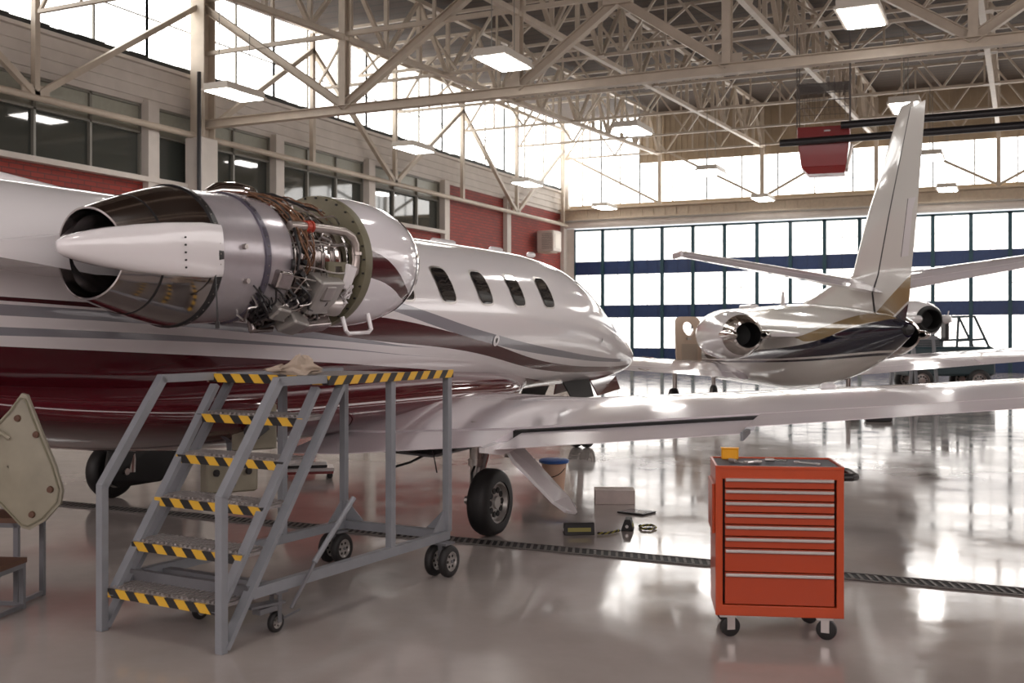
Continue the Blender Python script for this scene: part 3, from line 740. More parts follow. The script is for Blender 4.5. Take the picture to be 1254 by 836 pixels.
# hanging service panel, hose under the wing
ap = MB().bbox((-1.5, -.98, .98), (.36, .03, .36), .012, Matrix.Rotation(-.5, 3, 'Z')).build('access_panel', M['cowlin'], J)
MB().lathe([(-.01, 0), (-.01, .10), (.03, .10), (.03, .06), (-.0, .0)], (-1.52, -1.0, .98), 'y', 9).bar((-1.62, -1.03, 1.08), (-1.46, -1.03, 1.12), .03).bar((-1.6, -1.03, .9), (-1.42, -1.03, .98), .05).build('vent_screen', M['black'], ap)
sp_ = MB().bbox((-1.5, -.72, .58), (.42, .16, .25), .015, Matrix.Rotation(-.5, 3, 'Z')).build('service_box', M['cowlin'], J)
MB().tube([(-1.5, -.72, .69), (-1.5, -.72, .85)], .02, 8).build('hanger_strap', M['grey'], J)
for dx, dz in ((-.13, .04), (.13, .04), (0, -.05)):
    mb = MB(); v = Matrix.Rotation(-.5, 3, 'Z') @ Vector((dx, -.085, dz)); mb.lathe([(-.01, 0), (-.01, .028), (.01, .028), (.01, 0)], (-1.5 + v.x, -.72 + v.y, .58 + v.z), 'y', 12); mb.build('socket', M['black'], sp_)
MB().tube([(.5, -1.35, .75), (.5, -1.33, .66), (.45, -1.3, .58), (.3, -1.25, .53), (.05, -1.2, .5)], .012, 7).build('drain_hose', M['black'], J, True)
MB().tube([(-.35, -1.9, .75), (-.36, -1.95, .55)], .006, 6).build('static_wick', M['black'], J)

# ---- engines
def engine(side, full):
    ye = side * 1.55; ze = 2.27
    E = bpy.data.objects.new('engine', None); C.objects.link(E); E.parent = J; E.location = (-.24, ye, ze + .03); E.rotation_euler = (0, -.036, 0)
    o_ = -1 if side < 0 else 1      # outboard direction in y
    E_mat = M['cowl1']
    # inlet cowl (its paint uses jet height, so the mesh is offset inside the object)
    prof = [(-1.20, .497), (-1.0, .503), (-.78, .492), (-.58, .46), (-.46, .425), (-.38, .39), (-.37, .375), (-.40, .35), (-.48, .33), (-.6, .335), (-.8, .345), (-1.1, .36)]
    ic = MB().lathe([(a, r) for a, r in prof], (0, 0, ze), 'x', 56).build('inlet_cowl', E_mat, E, True, 1.2); ic.location = (0, 0, -ze)
    MB().lathe([(-.47, .433), (-.43, .417), (-.372, .392), (-.358, .375), (-.39, .348), (-.43, .34)], (0, 0, 0), 'x', 56).build('inlet_lip', M['chrome'], E, True, 1.5)
    MB().lathe([(-1.26, .495), (-1.22, .503), (-1.18, .50), (-1.20, .34), (-1.26, .34), (-1.26, .495)], (0, 0, 0), 'x', 56).build('cowl_bulkhead', M['olive'], E, True, .6)
    mb = MB()
    for k in range(30):
        a = 2 * PI * k / 30; mb.lathe([(-1.275, 0), (-1.275, .008), (-1.255, .008)], (0, .482 * math.cos(a), .482 * math.sin(a)), 'x', 6)
    mb.build('rivets', M['dark'], E)
    fb = MB()
    for k in range(20):
        a = 2 * PI * k / 20
        fb.prism([(-.75, .08 * math.cos(a), .08 * math.sin(a)), (-.68, .33 * math.cos(a + .1), .33 * math.sin(a + .1)), (-.82, .33 * math.cos(a + .3), .33 * math.sin(a + .3)), (-.85, .08 * math.cos(a + .3), .08 * math.sin(a + .3))], (.006, 0, 0))
    fb.lathe([(-.45, 0), (-.55, .05), (-.7, .09), (-.9, .1)], (0, 0, 0), 'x', 20)
    fb.build('fan', M['titan'], E)
    if full:
        # core between bulkhead and fan case
        MB().lathe([(-1.22, .30), (-1.3, .33), (-1.45, .35), (-1.62, .34), (-1.66, .37), (-1.70, .37), (-1.72, .345), (-1.78, .345), (-1.80, .38), (-1.84, .38), (-1.86, .355), (-1.95, .36), (-1.98, .40), (-2.0, .41)], (0, 0, 0), 'x', 48, False).build('engine_core', M['titan'], E, True, .5)
        MB().lathe([(-1.28, .335), (-1.3, .35), (-1.42, .362), (-1.44, .355)], (0, 0, 0), 'x', 48).lathe([(-1.5, .36), (-1.52, .372), (-1.55, .372), (-1.57, .36)], (0, 0, 0), 'x', 48).build('compressor_band', M['chrome'], E, True, .6)
        MB().lathe([(-2.0, .36), (-2.0, .425), (-2.03, .43), (-2.24, .435), (-2.26, .435)], (0, 0, 0), 'x', 56).lathe([(-2.30, .436), (-2.5, .438), (-2.72, .438), (-2.74, .41)], (0, 0, 0), 'x', 56).build('bypass_duct', M['fancase'], E, True, .6)
        MB().lathe([(-2.24, .436), (-2.245, .446), (-2.295, .448), (-2.30, .436)], (0, 0, 0), 'x', 56).build('case_band', M['caseband'], E, True, .5)
        MB().lathe([(-2.69, .438), (-2.70, .456), (-2.745, .458), (-2.76, .44)], (0, 0, 0), 'x', 56).build('rear_flange', M['black'], E, True, .5)
        mb = MB()
        for k in range(44):
            a = 2 * PI * k / 44
            for x_, r_ in ((-2.27, .449), (-2.73, .457)): mb.lathe([(-.0, .0), (.006, .006), (.012, .0)], (x_ - .006, r_ * math.cos(a), r_ * math.sin(a)), 'x', 6)
        for x_, a in ((-2.5, .12), (-2.46, -.38), (-2.5, 2.9)):
            v = Vector((x_, o_ * .445 * math.cos(a), .445 * math.sin(a))); mb.lathe([(-.02, 0), (-.02, .018), (.02, .018), (.02, 0)], v, 'y', 8)
        mb.build('bolt', M['brushed'], E)
        # bleed pipe
        rnd = random.Random(5)
        def on(x, a, r=.42): return (x, o_ * r * math.cos(a), r * math.sin(a))
        MB().tube([on(-1.98, .52, .44), on(-1.85, .50, .455), on(-1.6, .48, .46), on(-1.40, .46, .455), on(-1.32, .38, .45), on(-1.29, .25, .44), on(-1.29, 0, .43), on(-1.30, -.2, .43), on(-1.34, -.4, .40)], .033, 12).build('bleed_pipe', M['pipegrey'], E, True)
        MB().tube([on(-1.84, .50, .455), on(-1.80, .498, .456)], .042, 12).tube([on(-1.79, .498, .456), on(-1.775, .496, .456)], .046, 12).build('pipe_clamp', M['redclamp'], E, True)
        MB().tube([on(-1.29, .12, .44), on(-1.29, .07, .44)], .04, 12).build('pipe_joint', M['pipegrey'], E, True)
        def smooth(pts, m=4):
            P_ = [Vector(p) for p in pts]; out_ = []
            for i in range(len(P_) - 1):
                a_, b_, c_, d_ = P_[max(i - 1, 0)], P_[i], P_[i + 1], P_[min(i + 2, len(P_) - 1)]
                for q in range(m):
                    u = q / m
                    out_.append(.5 * ((2 * b_) + (c_ - a_) * u + (2 * a_ - 5 * b_ + 4 * c_ - d_) * u * u + (-a_ + 3 * b_ - 3 * c_ + d_) * u ** 3))
            return out_ + [P_[-1]]
        # wiring looms hugging the case
        def line(mb, x0, a0, x1, a1, r, wob, off=0., n_=6):
            """a pipe running over the case from (x0, a0) to (x1, a1)"""
            pts = []
            for j in range(n_):
                f = j / (n_ - 1); e = math.sin(PI * f)
                pts.append(on(x0 + (x1 - x0) * f + e * rnd.uniform(-wob, wob), a0 + (a1 - a0) * f + e * rnd.uniform(-wob, wob), (.395 if j in (0, n_ - 1) else .425 + off + rnd.uniform(0, .03))))
            mb.tube(smooth(pts, 3), r, 6)
        lm = MB()
        for k in range(13):
            x0 = -2.0 + rnd.uniform(0, .10); line(lm, x0 - .05 * (k % 3), 1.75 + rnd.uniform(-.2, .1), x0 + rnd.uniform(.06, .16), rnd.uniform(-.5, .3), rnd.choice((.004, .005, .007)), .05, rnd.uniform(0, .02), 8)
        for k in range(10):
            line(lm, -1.98 + rnd.uniform(0, .1), 1.5 + rnd.uniform(-.2, .2), -1.4 + rnd.uniform(-.2, .1), 1.1 + rnd.uniform(-.3, .3), .005, .06, .01)
        lm.build('wiring_loom', M['copper'], E, True)
        lm = MB()
        for k in range(14):
            x0 = rnd.uniform(-1.98, -1.62); a0 = rnd.uniform(-.9, 1.4)
            line(lm, x0, a0, x0 + rnd.uniform(-.12, .12), a0 - rnd.uniform(.3, 1.1), rnd.choice((.005, .007, .010)), .05)
        for k in range(7):
            a0 = rnd.uniform(-1.3, 1.2); line(lm, -1.98, a0, -1.3, a0 + rnd.uniform(-.15, .15), .006, .04, .005)
        for x_ in (-1.93, -1.72, -1.63):
            lm.tube([on(x_, 1.7 - j * .1, .385) for j in range(36)], .006, 5)
        fuel = lm
        lm = MB()
        for k in range(26):
            x0 = rnd.uniform(-2.4, -1.6); a0 = rnd.uniform(-.75, -.35)
            line(lm, x0, a0, x0 + rnd.uniform(-.05, .45), a0 - rnd.uniform(.3, .9), rnd.choice((.005, .007, .011)), .08, rnd.uniform(.0, .06))
        lm.build('oil_line', M['blackpipe'], E, True)
        lm = fuel
        for k in range(14):
            x0 = rnd.uniform(-2.35, -1.5); a0 = rnd.uniform(-1.0, -.5)
            line(lm, x0, a0, x0 + rnd.uniform(-.25, .3), a0 - rnd.uniform(.2, .5), rnd.choice((.005, .008)), .06, rnd.uniform(.03, .08))
        lm.build('fuel_line', M['brushed'], E, True)
        lm = MB()
        for a, x_ in ((.30, -1.9), (.15, -1.87), (-.05, -1.88), (-.25, -1.9)):
            lm.bar(on(x_, a, .40), on(x_ + .05, a - .1, .42), .05, .03)
        lm.tube([on(-2.02, 1.25, .45), on(-1.96, 1.0, .46), on(-1.95, .7, .455), on(-1.97, .4, .455), on(-1.96, .1, .455), on(-1.98, -.2, .45)], .011, 6)
        lm.tube([on(-1.95, 1.6, .46), on(-1.85, 1.3, .47), on(-1.75, 1.1, .455), on(-1.6, 1.0, .44), on(-1.45, .98, .43)], .012, 6)
        lm.build('conduit', M['black'], E, True)
        # top duct scoop
        MB().tube([on(-2.35, 1.62, .44), on(-2.25, 1.6, .455), on(-2.1, 1.58, .46), on(-1.95, 1.56, .455), on(-1.85, 1.55, .42)], [.02, .06, .07, .06, .02], 12).build('air_duct', M['chrome'], E, True)
        # accessories under the case
        def abox(x_, a, r, d, mat, nm, lean=0):
            v = on(x_, a, r); R = Matrix.Rotation(o_ * -(a) if o_ > 0 else a, 3, 'X') if False else Matrix.Rotation((a if o_ > 0 else -a), 3, 'X')
            d = tuple(q * 1.25 for q in d)
            return MB().bbox(v, d, .012, R @ Matrix.Rotation(lean, 3, 'Y')).build(nm, mat, E, bevel=.004)
        gb = abox(-1.62, -.62, .42, (.22, .12, .22), M['enginebox'], 'gearbox')
        abox(-1.63, -.52, .49, (.1, .03, .1), M['brushed'], 'gearbox_cover')
        abox(-1.80, -1.1, .47, (.20, .14, .13), M['enginebox'], 'fuel_control', .3)
        abox(-1.55, -1.15, .48, (.24, .12, .10), M['titan'], 'oil_cooler', -.1)
        abox(-2.05, -.85, .47, (.13, .1, .09), M['enginebox'], 'igniter_box', .2)
        abox(-2.12, -.35, .45, (.12, .06, .10), M['titan'], 'bleed_valve', .1)
        abox(-1.38, -.30, .43, (.09, .05, .15), M['white'], 'control_unit', .2)
        abox(-1.95, -1.4, .47, (.18, .08, .05), M['titan'], 'drain_mast')
        MB().lathe([(-.09, 0), (-.09, .05), (-.05, .075), (.04, .085), (.06, .06), (.1, .05), (.1, 0)], on(-1.45, -.82, .45), 'x', 20).build('starter_generator', M['alu'], E, True)
        MB().lathe([(-.1, 0), (-.1, .06), (-.06, .07), (.08, .07), (.09, 0)], on(-2.0, -1.05, .42), 'x', 16).build('oil_filter', M['titan'], E, True)
        bp_ = MB(); 
        q = [on(-1.62, -.05, .41), on(-1.40, -.05, .41), on(-1.36, -.40, .43), on(-1.60, -.46, .43)]
        i_ = [on(-1.54, -.13, .41), on(-1.46, -.13, .41), on(-1.45, -.24, .42), on(-1.54, -.24, .42)]
        dv = Vector((0, o_ * .02, 0))
        for k in range(4):
            l = (k + 1) % 4; bp_.prism([q[k], q[l], i_[l], i_[k]], dv)
        bp_.build('bracket_plate', M['olive'], E)
        MB().tube([on(-2.03, -.12, .435), on(-2.015, -.12, .448)], .04, 16).build('port_ring', M['black'], E, True)
        wr = MB()
        for k in range(7):
            pts = [on(-1.36 + rnd.uniform(-.05, .03), -.42 - .09 * j + rnd.uniform(-.03, .03), .46 + rnd.uniform(-.03, .04)) for j in range(6)]
            wr.tube(pts, .007, 5)
        wr.build('white_cable', M['white'], E, True)
        # strap hanging under the rear flange, lifting handle under the cowl
        MB().tube([on(-2.76, -.28, .455), on(-2.765, -.30, .46), (-2.77, o_ * .452, -.36), (-2.77, o_ * .452, -.44)], .006, 6).tube([(-2.77, o_ * .452, -.42), (-2.77, o_ * .452, -.46)], .014, 8).build('tether_cord', M['black'], E, True)
        ps = [(-1.30, o_ * .30, -.42), (-1.30, o_ * .33, -.52), (-1.27, o_ * .33, -.545), (-1.02, o_ * .33, -.545), (-.98, o_ * .33, -.52), (-.98, o_ * .30, -.40)]
        MB().tube(ps, .017, 8).build('cowl_handle', M['white'], E, True)
    else:
        MB().lathe([(-1.22, .505), (-1.8, .49), (-2.3, .46), (-2.75, .44)], (0, 0, 0), 'x', 48).build('engine_cowl', M['white'], E, True)
    # thrust reverser shell, edge scarfed back at the sides
    rings = []; n = 64
    def shell(r0, r1, inn):
        rr = []
        for j in range(13):
            f = j / 12; ring = []
            for k in range(n):
                a = 2 * PI * k / n
                xe = -3.36 + .03 * abs(math.cos(a)) ** 2.2
                x_ = -2.74 + (xe + 2.74) * f
                fr = (-2.74 - x_) / .62
                r = (r0 + (r1 - r0) * fr ** 1.25) - inn
                ring.append(Vector((x_, r * math.cos(a), r * math.sin(a))))
            rr.append(ring)
        return rr
    out = shell(.448, .275, 0); inn = shell(.448, .275, .012)
    MB().loft(out + inn[::-1], False).build('reverser_shell', M['shell'], E, True, 1.0)
    MB().loft(shell(.43, .24, .03)[:12], False).build('exhaust_duct', M['titan'], E, True, 1.0)
    MB().lathe([(-3.3, 0), (-3.2, .06), (-2.9, .13), (-2.75, .15)], (0, 0, 0), 'x', 24).lathe([(-2.80, .40), (-2.8, 0)], (0, 0, 0), 'x', 24).build('exhaust_cone', M['dark'], E, True)

    MB().lathe([(-3.085, .362), (-3.09, .3655), (-3.10, .364), (-3.105, .358)], (0, 0, 0), 'x', 64).build('panel_seam', M['black'], E, True)
    # stang fairings
    for s in ((o_,) if full else (-1, 1)):
        rg = []
        for x_, yc, hw, hz in ((-2.70, .425, .03, .165), (-2.85, .425, .036, .170), (-3.1, .375, .055, .158), (-3.3, .315, .07, .138), (-3.5, .27, .075, .108), (-3.62, .25, .07, .082), (-3.70, .243, .055, .058), (-3.745, .24, .03, .034), (-3.755, .24, .004, .006)):
            ring = []
            for k in range(20):
                a = 2 * PI * k / 20; c, q_ = math.cos(a), math.sin(a)
                ring.append((x_, s * (yc + hw * math.copysign(abs(c) ** .8, c)), .02 + hz * math.copysign(abs(q_) ** .7, q_)))
            rg.append(ring)
        st_ = MB().loft(rg).build('stang_fairing', M['white'], E, True, 1.0)
        rv = MB()
        for z_ in (-.11, -.065, -.02, .025, .07): rv.lathe([(-.004, 0), (-.004, .006), (.004, .006), (.004, 0)], (-3.02, s * .452, z_ + .02), 'y', 8)
        rv.build('rivet', M['dark'], st_)
    # pylon
    iy = -o_
    pr = []
    for y_ in (.25 * iy, (1.55 - .78) * iy):
        ring = []
        for x_, h_ in ((-.75, .0), (-.9, .06), (-1.3, .11), (-2.0, .13), (-2.6, .15), (-3.08, .135), (-3.5, .075), (-4.0, .012)):
            ring.append((x_, y_, h_ + .02))
        for x_, h_ in ((-4.0, .012), (-3.5, .075), (-3.08, .135), (-2.6, .15), (-2.0, .13), (-1.3, .11), (-.9, .06)):
            ring.append((x_, y_, -h_ + .02))
        pr.append(ring)
    MB().loft(pr).build('pylon', M['white'], E, True, .5)
    return E
engine(-1, True); engine(1, False)

# ------------------------------------------------------------------ the navy, gold and white jet further back
J2 = thing('business_jet', 'smaller white jet with navy and gold tail parked behind the long wing', 'aircraft', (-1.587, 18.05, 0), math.radians(90 + 25.27 + 5))
ST2 = smooth_stations([(.05, 1.90, 1.66, .09), (.7, 2.03, 1.42, .26), (1.7, 2.14, 1.12, .46), (2.8, 2.24, .87, .61), (4.2, 2.31, .68, .73), (5.6, 2.34, .58, .80), (10.2, 2.34, .58, .80), (11.4, 2.15, .62, .7), (12.2, 1.85, .72, .5), (12.9, 1.5, .85, .25), (13.2, 1.25, 1.1, .04)], 70)
fuselage('fuselage', ST2, M['fus2'], J2, 44)
MB().lathe([(-.06, 0), (-.05, .07), (.06, .1)], (.02, 0, 1.78), 'x', 20).build('tail_light', M['black'], J2, True)
F2 = [((4.9, 0, 2.30), (.15, 0, 1.9), .10), ((3.45, 0, 2.60), (.0, 0, 2.3), .13), ((2.2, 0, 2.75), (-.05, 0, 2.65), .15), ((1.6, 0, 3.7), (-.26, 0, 3.65), .13), ((.40, 0, 5.25), (-.54, 0, 5.29), .07), ((.30, 0, 5.36), (-.55, 0, 5.36), .02)]
HC = (.768, .62, .515, .52, .52, .52)
MB().loft([airfoil(s[0], s[1], s[2], 0, c, 1, None, True) for s, c in zip(F2, HC)]).build('tail_fin', M['fin2'], J2, True, .6)
rf = MB().loft([airfoil(s[0], s[1], s[2], c + .008, 1, 1, None, True) for s, c in zip(F2[:-1], HC)]).build('rudder', M['fin2'], J2, True, .6)
MB().loft([airfoil(s[0], s[1], s[2] * 1.06, c - .004, c + .014, 1, None, True) for s, c in zip(F2[:-1], HC)]).build('rudder_gap', M['dark'], rf)
TS = [((1.95, 0, 2.95), (-.09, 0, 2.95), .16), ((1.5, 0, 3.85), (-.285, 0, 3.85), .14)]
MB().loft([airfoil(q[0], q[1], q[2], .84, 1, 1, None, True) for q in TS]).build('trim_tab', M['white'], rf, True, .6)
MB().loft([airfoil(q[0], q[1], q[2] * 1.06, .832, .84, 1, None, True) for q in TS]).build('trim_tab_gap', M['dark'], rf)
T2 = [((2.3, .04, 2.62), (.9, .04, 2.40), .24), ((1.95, 3.15, 3.10), (1.1, 3.15, 2.95), .13), ((1.85, 3.3, 3.10), (1.1, 3.3, 2.97), .04)]
for s in (1, -1):
    W = T2 if s > 0 else mirror(T2)
    f = wing('tailplane', W, M['wingwhite'], J2, 0, .66)
    wing('elevator', W, M['wingwhite'], f, .675, 1)
    MB().bbox((1.6, s * 3.33, 3.06), (.6, .05, .10), .015).build('elevator_horn', M['white'], f)
W2 = [((8.9, .5, .92), (6.1, .5, .74), .36), ((8.5, 1.4, .98), (6.1, 1.4, .82), .32), ((7.6, 8.0, 1.44), (6.3, 8.0, 1.30), .20), ((7.3, 8.15, 1.45), (6.4, 8.15, 1.33), .03)]
for s in (1, -1):
    W = W2 if s > 0 else mirror(W2)
    f = wing('wing', W, M['wingwhite'], J2, 0, .76)
    for y0, y1, nm in ((.9, 4.6, 'flap'), (4.64, 7.8, 'aileron')):
        wing(nm, cut_sec(W, s * y0, s * y1), M['wingwhite'], f, .77, 1)
for s in (1, -1):
    E = bpy.data.objects.new('engine', None); C.objects.link(E); E.parent = J2; E.location = (3.4, s * 1.54, 1.70)
    MB().lathe([(2.35, .32), (2.4, .36), (2.35, .40), (2.05, .46), (1.5, .49), (.9, .485), (.5, .43), (.40, .40), (.40, .30)], (0, 0, 0), 'x', 40).build('nacelle', M['white'], E, True, 1)
    MB().lathe([(.42, .40), (.2, .35), (.02, .29), (0, .245), (.2, .23), (.6, .2)], (0, 0, 0), 'x', 40).build('exhaust_nozzle', M['chrome'], E, True, .8)
    MB().lathe([(.0, .243), (.5, .2), (.55, 0)], (0, 0, 0), 'x', 32).build('exhaust_bore', M['dark'], E, True)
    for q in (-1, 1):
        MB().tube([(.6, q * .35, 0), (.2, q * .34, 0), (-.1, q * .32, 0), (-.25, q * .31, 0), (-.3, q * .30, 0)], [.08, .095, .08, .05, .01], 14).build('stang_fairing', M['chrome'], E, True)
    MB().loft([[(1.9, -s * .38, .05), (.9, -s * .38, .1), (.1, -s * .3, .03), (.1, -s * .3, -.03), (.9, -s * .38, -.1)], [(1.9, -s * 1.0, .05), (.9, -s * 1.0, .1), (-.3, -s * 1.1, .03), (-.3, -s * 1.1, -.03), (.9, -s * 1.0, -.1)]]).build('pylon', M['white'], E)
MB().prism([(5.8, -.01, 2.32), (6.05, -.01, 2.32), (5.95, -.01, 2.62), (5.86, -.01, 2.62)], (0, .02, 0)).build('blade_antenna', M['white'], J2)
MB().bbox((8.3, 0, 2.36), (.9, .2, .1), .03).build('antenna_fairing', M['white'], J2)
for s in (1, -1):
    MB().tube([(7.3, s * 2.0, .9), (7.3, s * 2.0, .25)], .05, 10).build('gear_leg', M['brushed'], J2, True)
    wheel(J2, (7.2, s * 2.05, .26), .26, .17)
MB().tube([(11.3, 0, .75), (11.3, 0, .2)], .05, 10).build('nose_gear_leg', M['brushed'], J2, True)
wheel(J2, (11.3, 0, .2), .2, .13)
# open cabin door with an oval window hole
d = bpy.data.objects.new('cabin_door', None); C.objects.link(d); d.parent = J2; d.location = (9.5, .80, .95); d.rotation_euler = (0, 0, math.radians(8))
out = []; inn = []
for k in range(32):
    a = 2 * PI * k / 32; c, q = math.cos(a), math.sin(a)
    out.append((0, .34 + .33 * math.copysign(abs(c) ** .35, c) + .04 * q, .60 + .60 * math.copysign(abs(q) ** .35, q)))
    inn.append((0, .34 + .14 * c + .04 * q, .90 + .17 * q))
mb = MB(); n = 32
mb.add([Vector(v) for v in out] + [Vector(v) for v in inn] + [Vector(v) + Vector((.06, 0, 0)) for v in out] + [Vector(v) + Vector((.06, 0, 0)) for v in inn], [])
for k in range(n):
    l = (k + 1) % n
    mb.f += [(k, l, n + l, n + k), (2 * n + k, 2 * n + l, 3 * n + l, 3 * n + k), (k, l, 2 * n + l, 2 * n + k), (n + k, n + l, 3 * n + l, 3 * n + k)]
mb.build('door_lining', M['door_beige'], d, True, .5)
MB().box((-.012, .32, .32), (.03, .4, .42)).build('door_pocket', M['cloth'], d)
MB().box((-.02, .34, .66), (.03, .1, .05)).build('door_latch', M['brushed'], d)

# ------------------------------------------------------------------ spare engine on a stand behind the tail, and a tow tractor
def W3(r, dd): return (r * .9043 - dd * .4269, r * .4269 + dd * .9043)
ex, ey = W3(10.85, 27.9)
t = thing('jet_engine', 'white cowled jet engine on a stand, seen past the navy tail', 'engine', (ex, ey, -.3), math.radians(90 + 25.27 + 2)); t.scale = (1.19, 1.19, 1.19)
MB().lathe([(1.9, .30), (1.95, .34), (1.8, .4), (1.3, .45), (.8, .45), (.3, .38), (.1, .30)], (0, 0, 2.02), 'x', 36).build('nacelle', M['white'], t, True, 1)
MB().lathe([(.12, .30), (0, .25), (0, .22), (.4, .2), (.45, 0)], (0, 0, 2.02), 'x', 32).build('exhaust_nozzle', M['dark'], t, True)
for s in (-1, 1): MB().tube([(.5, s * .36, 2.02), (.1, s * .34, 2.02), (-.15, s * .32, 2.02), (-.25, s * .31, 2.02)], [.09, .1, .08, .01], 14).build('stang_fairing', M['white'], t, True)
MB().tube([(.0, -.36, 2.08), (.02, -.40, 2.2)], .012, 6).build('latch', M['white'], t)
mb = MB()
for sx in (.4, 1.5):
    for sy in (-.35, .35): mb.bar((sx, sy, 0), (sx, sy * .6, 1.65), .06)
    mb.bar((sx, -.3, 1.62), (sx, .3, 1.62), .08)
mb.bar((.4, -.35, .3), (1.5, -.35, .3), .06).bar((.4, .35, .3), (1.5, .35, .3), .06)
mb.build('stand', M['grey'], t)
tx, ty = W3(12.9, 32.5)
t = thing('tow_tractor', 'dark tow tractor with an open cab frame behind the right wing', 'vehicle', (tx, ty, 0), math.radians(25 + 180)); t.scale = (1.12, 1.12, 1.08)
MB().bbox((-.1, 0, .85), (2.3, 1.2, .8), .06).build('body', M['tug'], t)
MB().bbox((.45, -.1, 1.33), (.75, .9, .35), .05).build('engine_hood', M['tug'], t)
mb = MB()
for k in range(5): mb.box((.45, .36, 1.2 + k * .06), (.6, .02, .03))
mb.build('grille', M['greydark'], t)
for y_ in (-.5, .5):
    MB().bar((-.25, y_, 1.2), (-.3, y_, 2.08), .05).bar((-.3, y_, 2.08), (-.72, y_, 2.08), .05).bar((-.72, y_, 2.08), (-1.12, y_, 1.2), .05).bar((-1.0, y_, 1.46), (-.3, y_, 1.42), .06).build('cab_frame', M['tug'], t)
MB().bar((-.72, -.5, 2.08), (-.72, .5, 2.08), .05).bar((-.3, -.5, 2.08), (-.3, .5, 2.08), .05).build('cab_crossbar', M['tug'], t)
MB().box((.0, .35, 1.65), (.1, .3, .5)).build('seat', M['black'], t)
for sx in (-.8, .7):
    for sy in (-.55, .55): wheel(t, (sx, sy, .32), .32, .2)

# ------------------------------------------------------------------ rolling steps
LD = thing('platform_steps', 'grey wheeled platform steps with yellow and black edged treads beside the jet', 'steps', (-3.856, 4.538, 0), math.atan2(.9976, .0683))
WD = .925   # local x forward (under the platform), y left; right side y=0, left side y=WD
def lbar(name, p0, p1, w=.045, h=.06, mat='grey'): return MB().bar(p0, p1, w, h, (0, 1, 0)).build(name, M[mat], LD, bevel=.004)
for y in (0, WD):
    lbar('front_post', (0, y, 0), (0, y, .845), .05, .05)
    MB().bar((0, y, .83), (.45, y, 1.44), .05, .05, (0, 1, 0)).build('sloping_rail', M['grey'], LD)
    MB().bar((.43, y, 1.435), (.88, y, 1.435), .05, .05, (0, 1, 0)).build('top_rail', M['grey'], LD)
    q = y + (.05 if y == 0 else -.05)
    MB().bar((.02, q, .20), (.84, q, 1.38), .03, .06, (0, 1, 0)).build('stringer', M['grey'], LD)
    MB().bar((.02, y, .02), (1.02, y, 1.39), .03, .06, (0, 1, 0)).build('stringer', M['grey'], LD)
    MB().bar((.22, y, .275), (2.23, y, .275), .05, .06).build('base_rail', M['grey'], LD)
    for s_ in (1.54, 2.23): lbar('upright', (s_, y, .3), (s_, y, 1.41), .05, .05)
MB().bar((2.23, 0, .275), (2.23, WD, .275), .05, .06).build('cross_rail', M['grey'], LD)
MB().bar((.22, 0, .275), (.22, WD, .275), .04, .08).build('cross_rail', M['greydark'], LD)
for y in (0, WD):
    s = 1 if y == 0 else -1
    MB().prism([(2.05, y, .31), (2.21, y, .31), (2.21, y, .46)], (0, .01, 0)).build('corner_gusset', M['grey'], LD)
    MB().prism([(2.23, y + s * .02, .31), (2.23, y + s * .18, .31), (2.23, y + s * .02, .46)], (.01, 0, 0)).build('corner_gusset', M['grey'], LD)
for k in range(5):
    x0 = .015 + .172 * k; z = .24 * (k + 1) + .01
    tr_ = MB().box((x0 + .12, WD / 2, z - .012), (.22, WD - .06, .02)).build('tread', M['tread'], LD)
    rb = MB()
    for j in range(22): rb.box((x0 + .12, .06 + j * (WD - .12) / 21, z + .003), (.2, .018, .012))
    rb.build('tread_rib', M['tread'], tr_)
    MB().box((x0, WD / 2, z - .03), (.012, WD - .07, .05)).build('hazard_edge', M['hazard'], tr_)
pf = MB().box((1.555, WD / 2, 1.415), (1.38, WD + .05, .03)).build('platform', M['tread'], LD)
MB().box((.862, WD / 2, 1.425), (.012, WD + .04, .055)).build('hazard_edge', M['hazard'], pf)
MB().box((1.555, -.03, 1.425), (1.40, .012, .055)).build('hazard_edge', M['hazard'], pf)
MB().box((1.555, WD + .03, 1.425), (1.40, .012, .055)).build('hazard_edge', M['grey'], pf)
for x_, y_ in ((2.13, -.02), (2.13, WD + .0)):
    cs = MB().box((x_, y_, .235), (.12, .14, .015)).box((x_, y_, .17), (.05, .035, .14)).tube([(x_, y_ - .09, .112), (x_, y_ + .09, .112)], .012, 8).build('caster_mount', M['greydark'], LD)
    for s in (-1, 1): wheel(cs, (x_, y_ + s * .058, .112), .112, .055, 'wheel', 6)
for y_ in (.03, .62):
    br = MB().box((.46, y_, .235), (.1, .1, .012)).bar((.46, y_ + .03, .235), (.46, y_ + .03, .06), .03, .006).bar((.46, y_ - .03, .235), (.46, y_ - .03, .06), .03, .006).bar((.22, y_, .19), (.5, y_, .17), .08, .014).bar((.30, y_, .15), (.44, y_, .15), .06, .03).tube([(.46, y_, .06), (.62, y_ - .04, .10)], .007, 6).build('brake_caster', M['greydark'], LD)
    wheel(br, (.46, y_, .06), .06, .035, 'wheel', 5)
MB().box((.46, WD / 2, .26), (.06, WD, .04)).build('cross_rail', M['greydark'], LD)
MB().tube([(.50, -.05, .14), (.66, -.07, .34), (.68, -.07, .37), (1.02, -.08, .68)], .011, 8).build('pedal_lever', M['greydark'], LD, True)
MB().tube([(.68, -.07, .37), (1.04, -.08, .70)], .017, 8).build('lever_grip', M['grey'], LD, True)
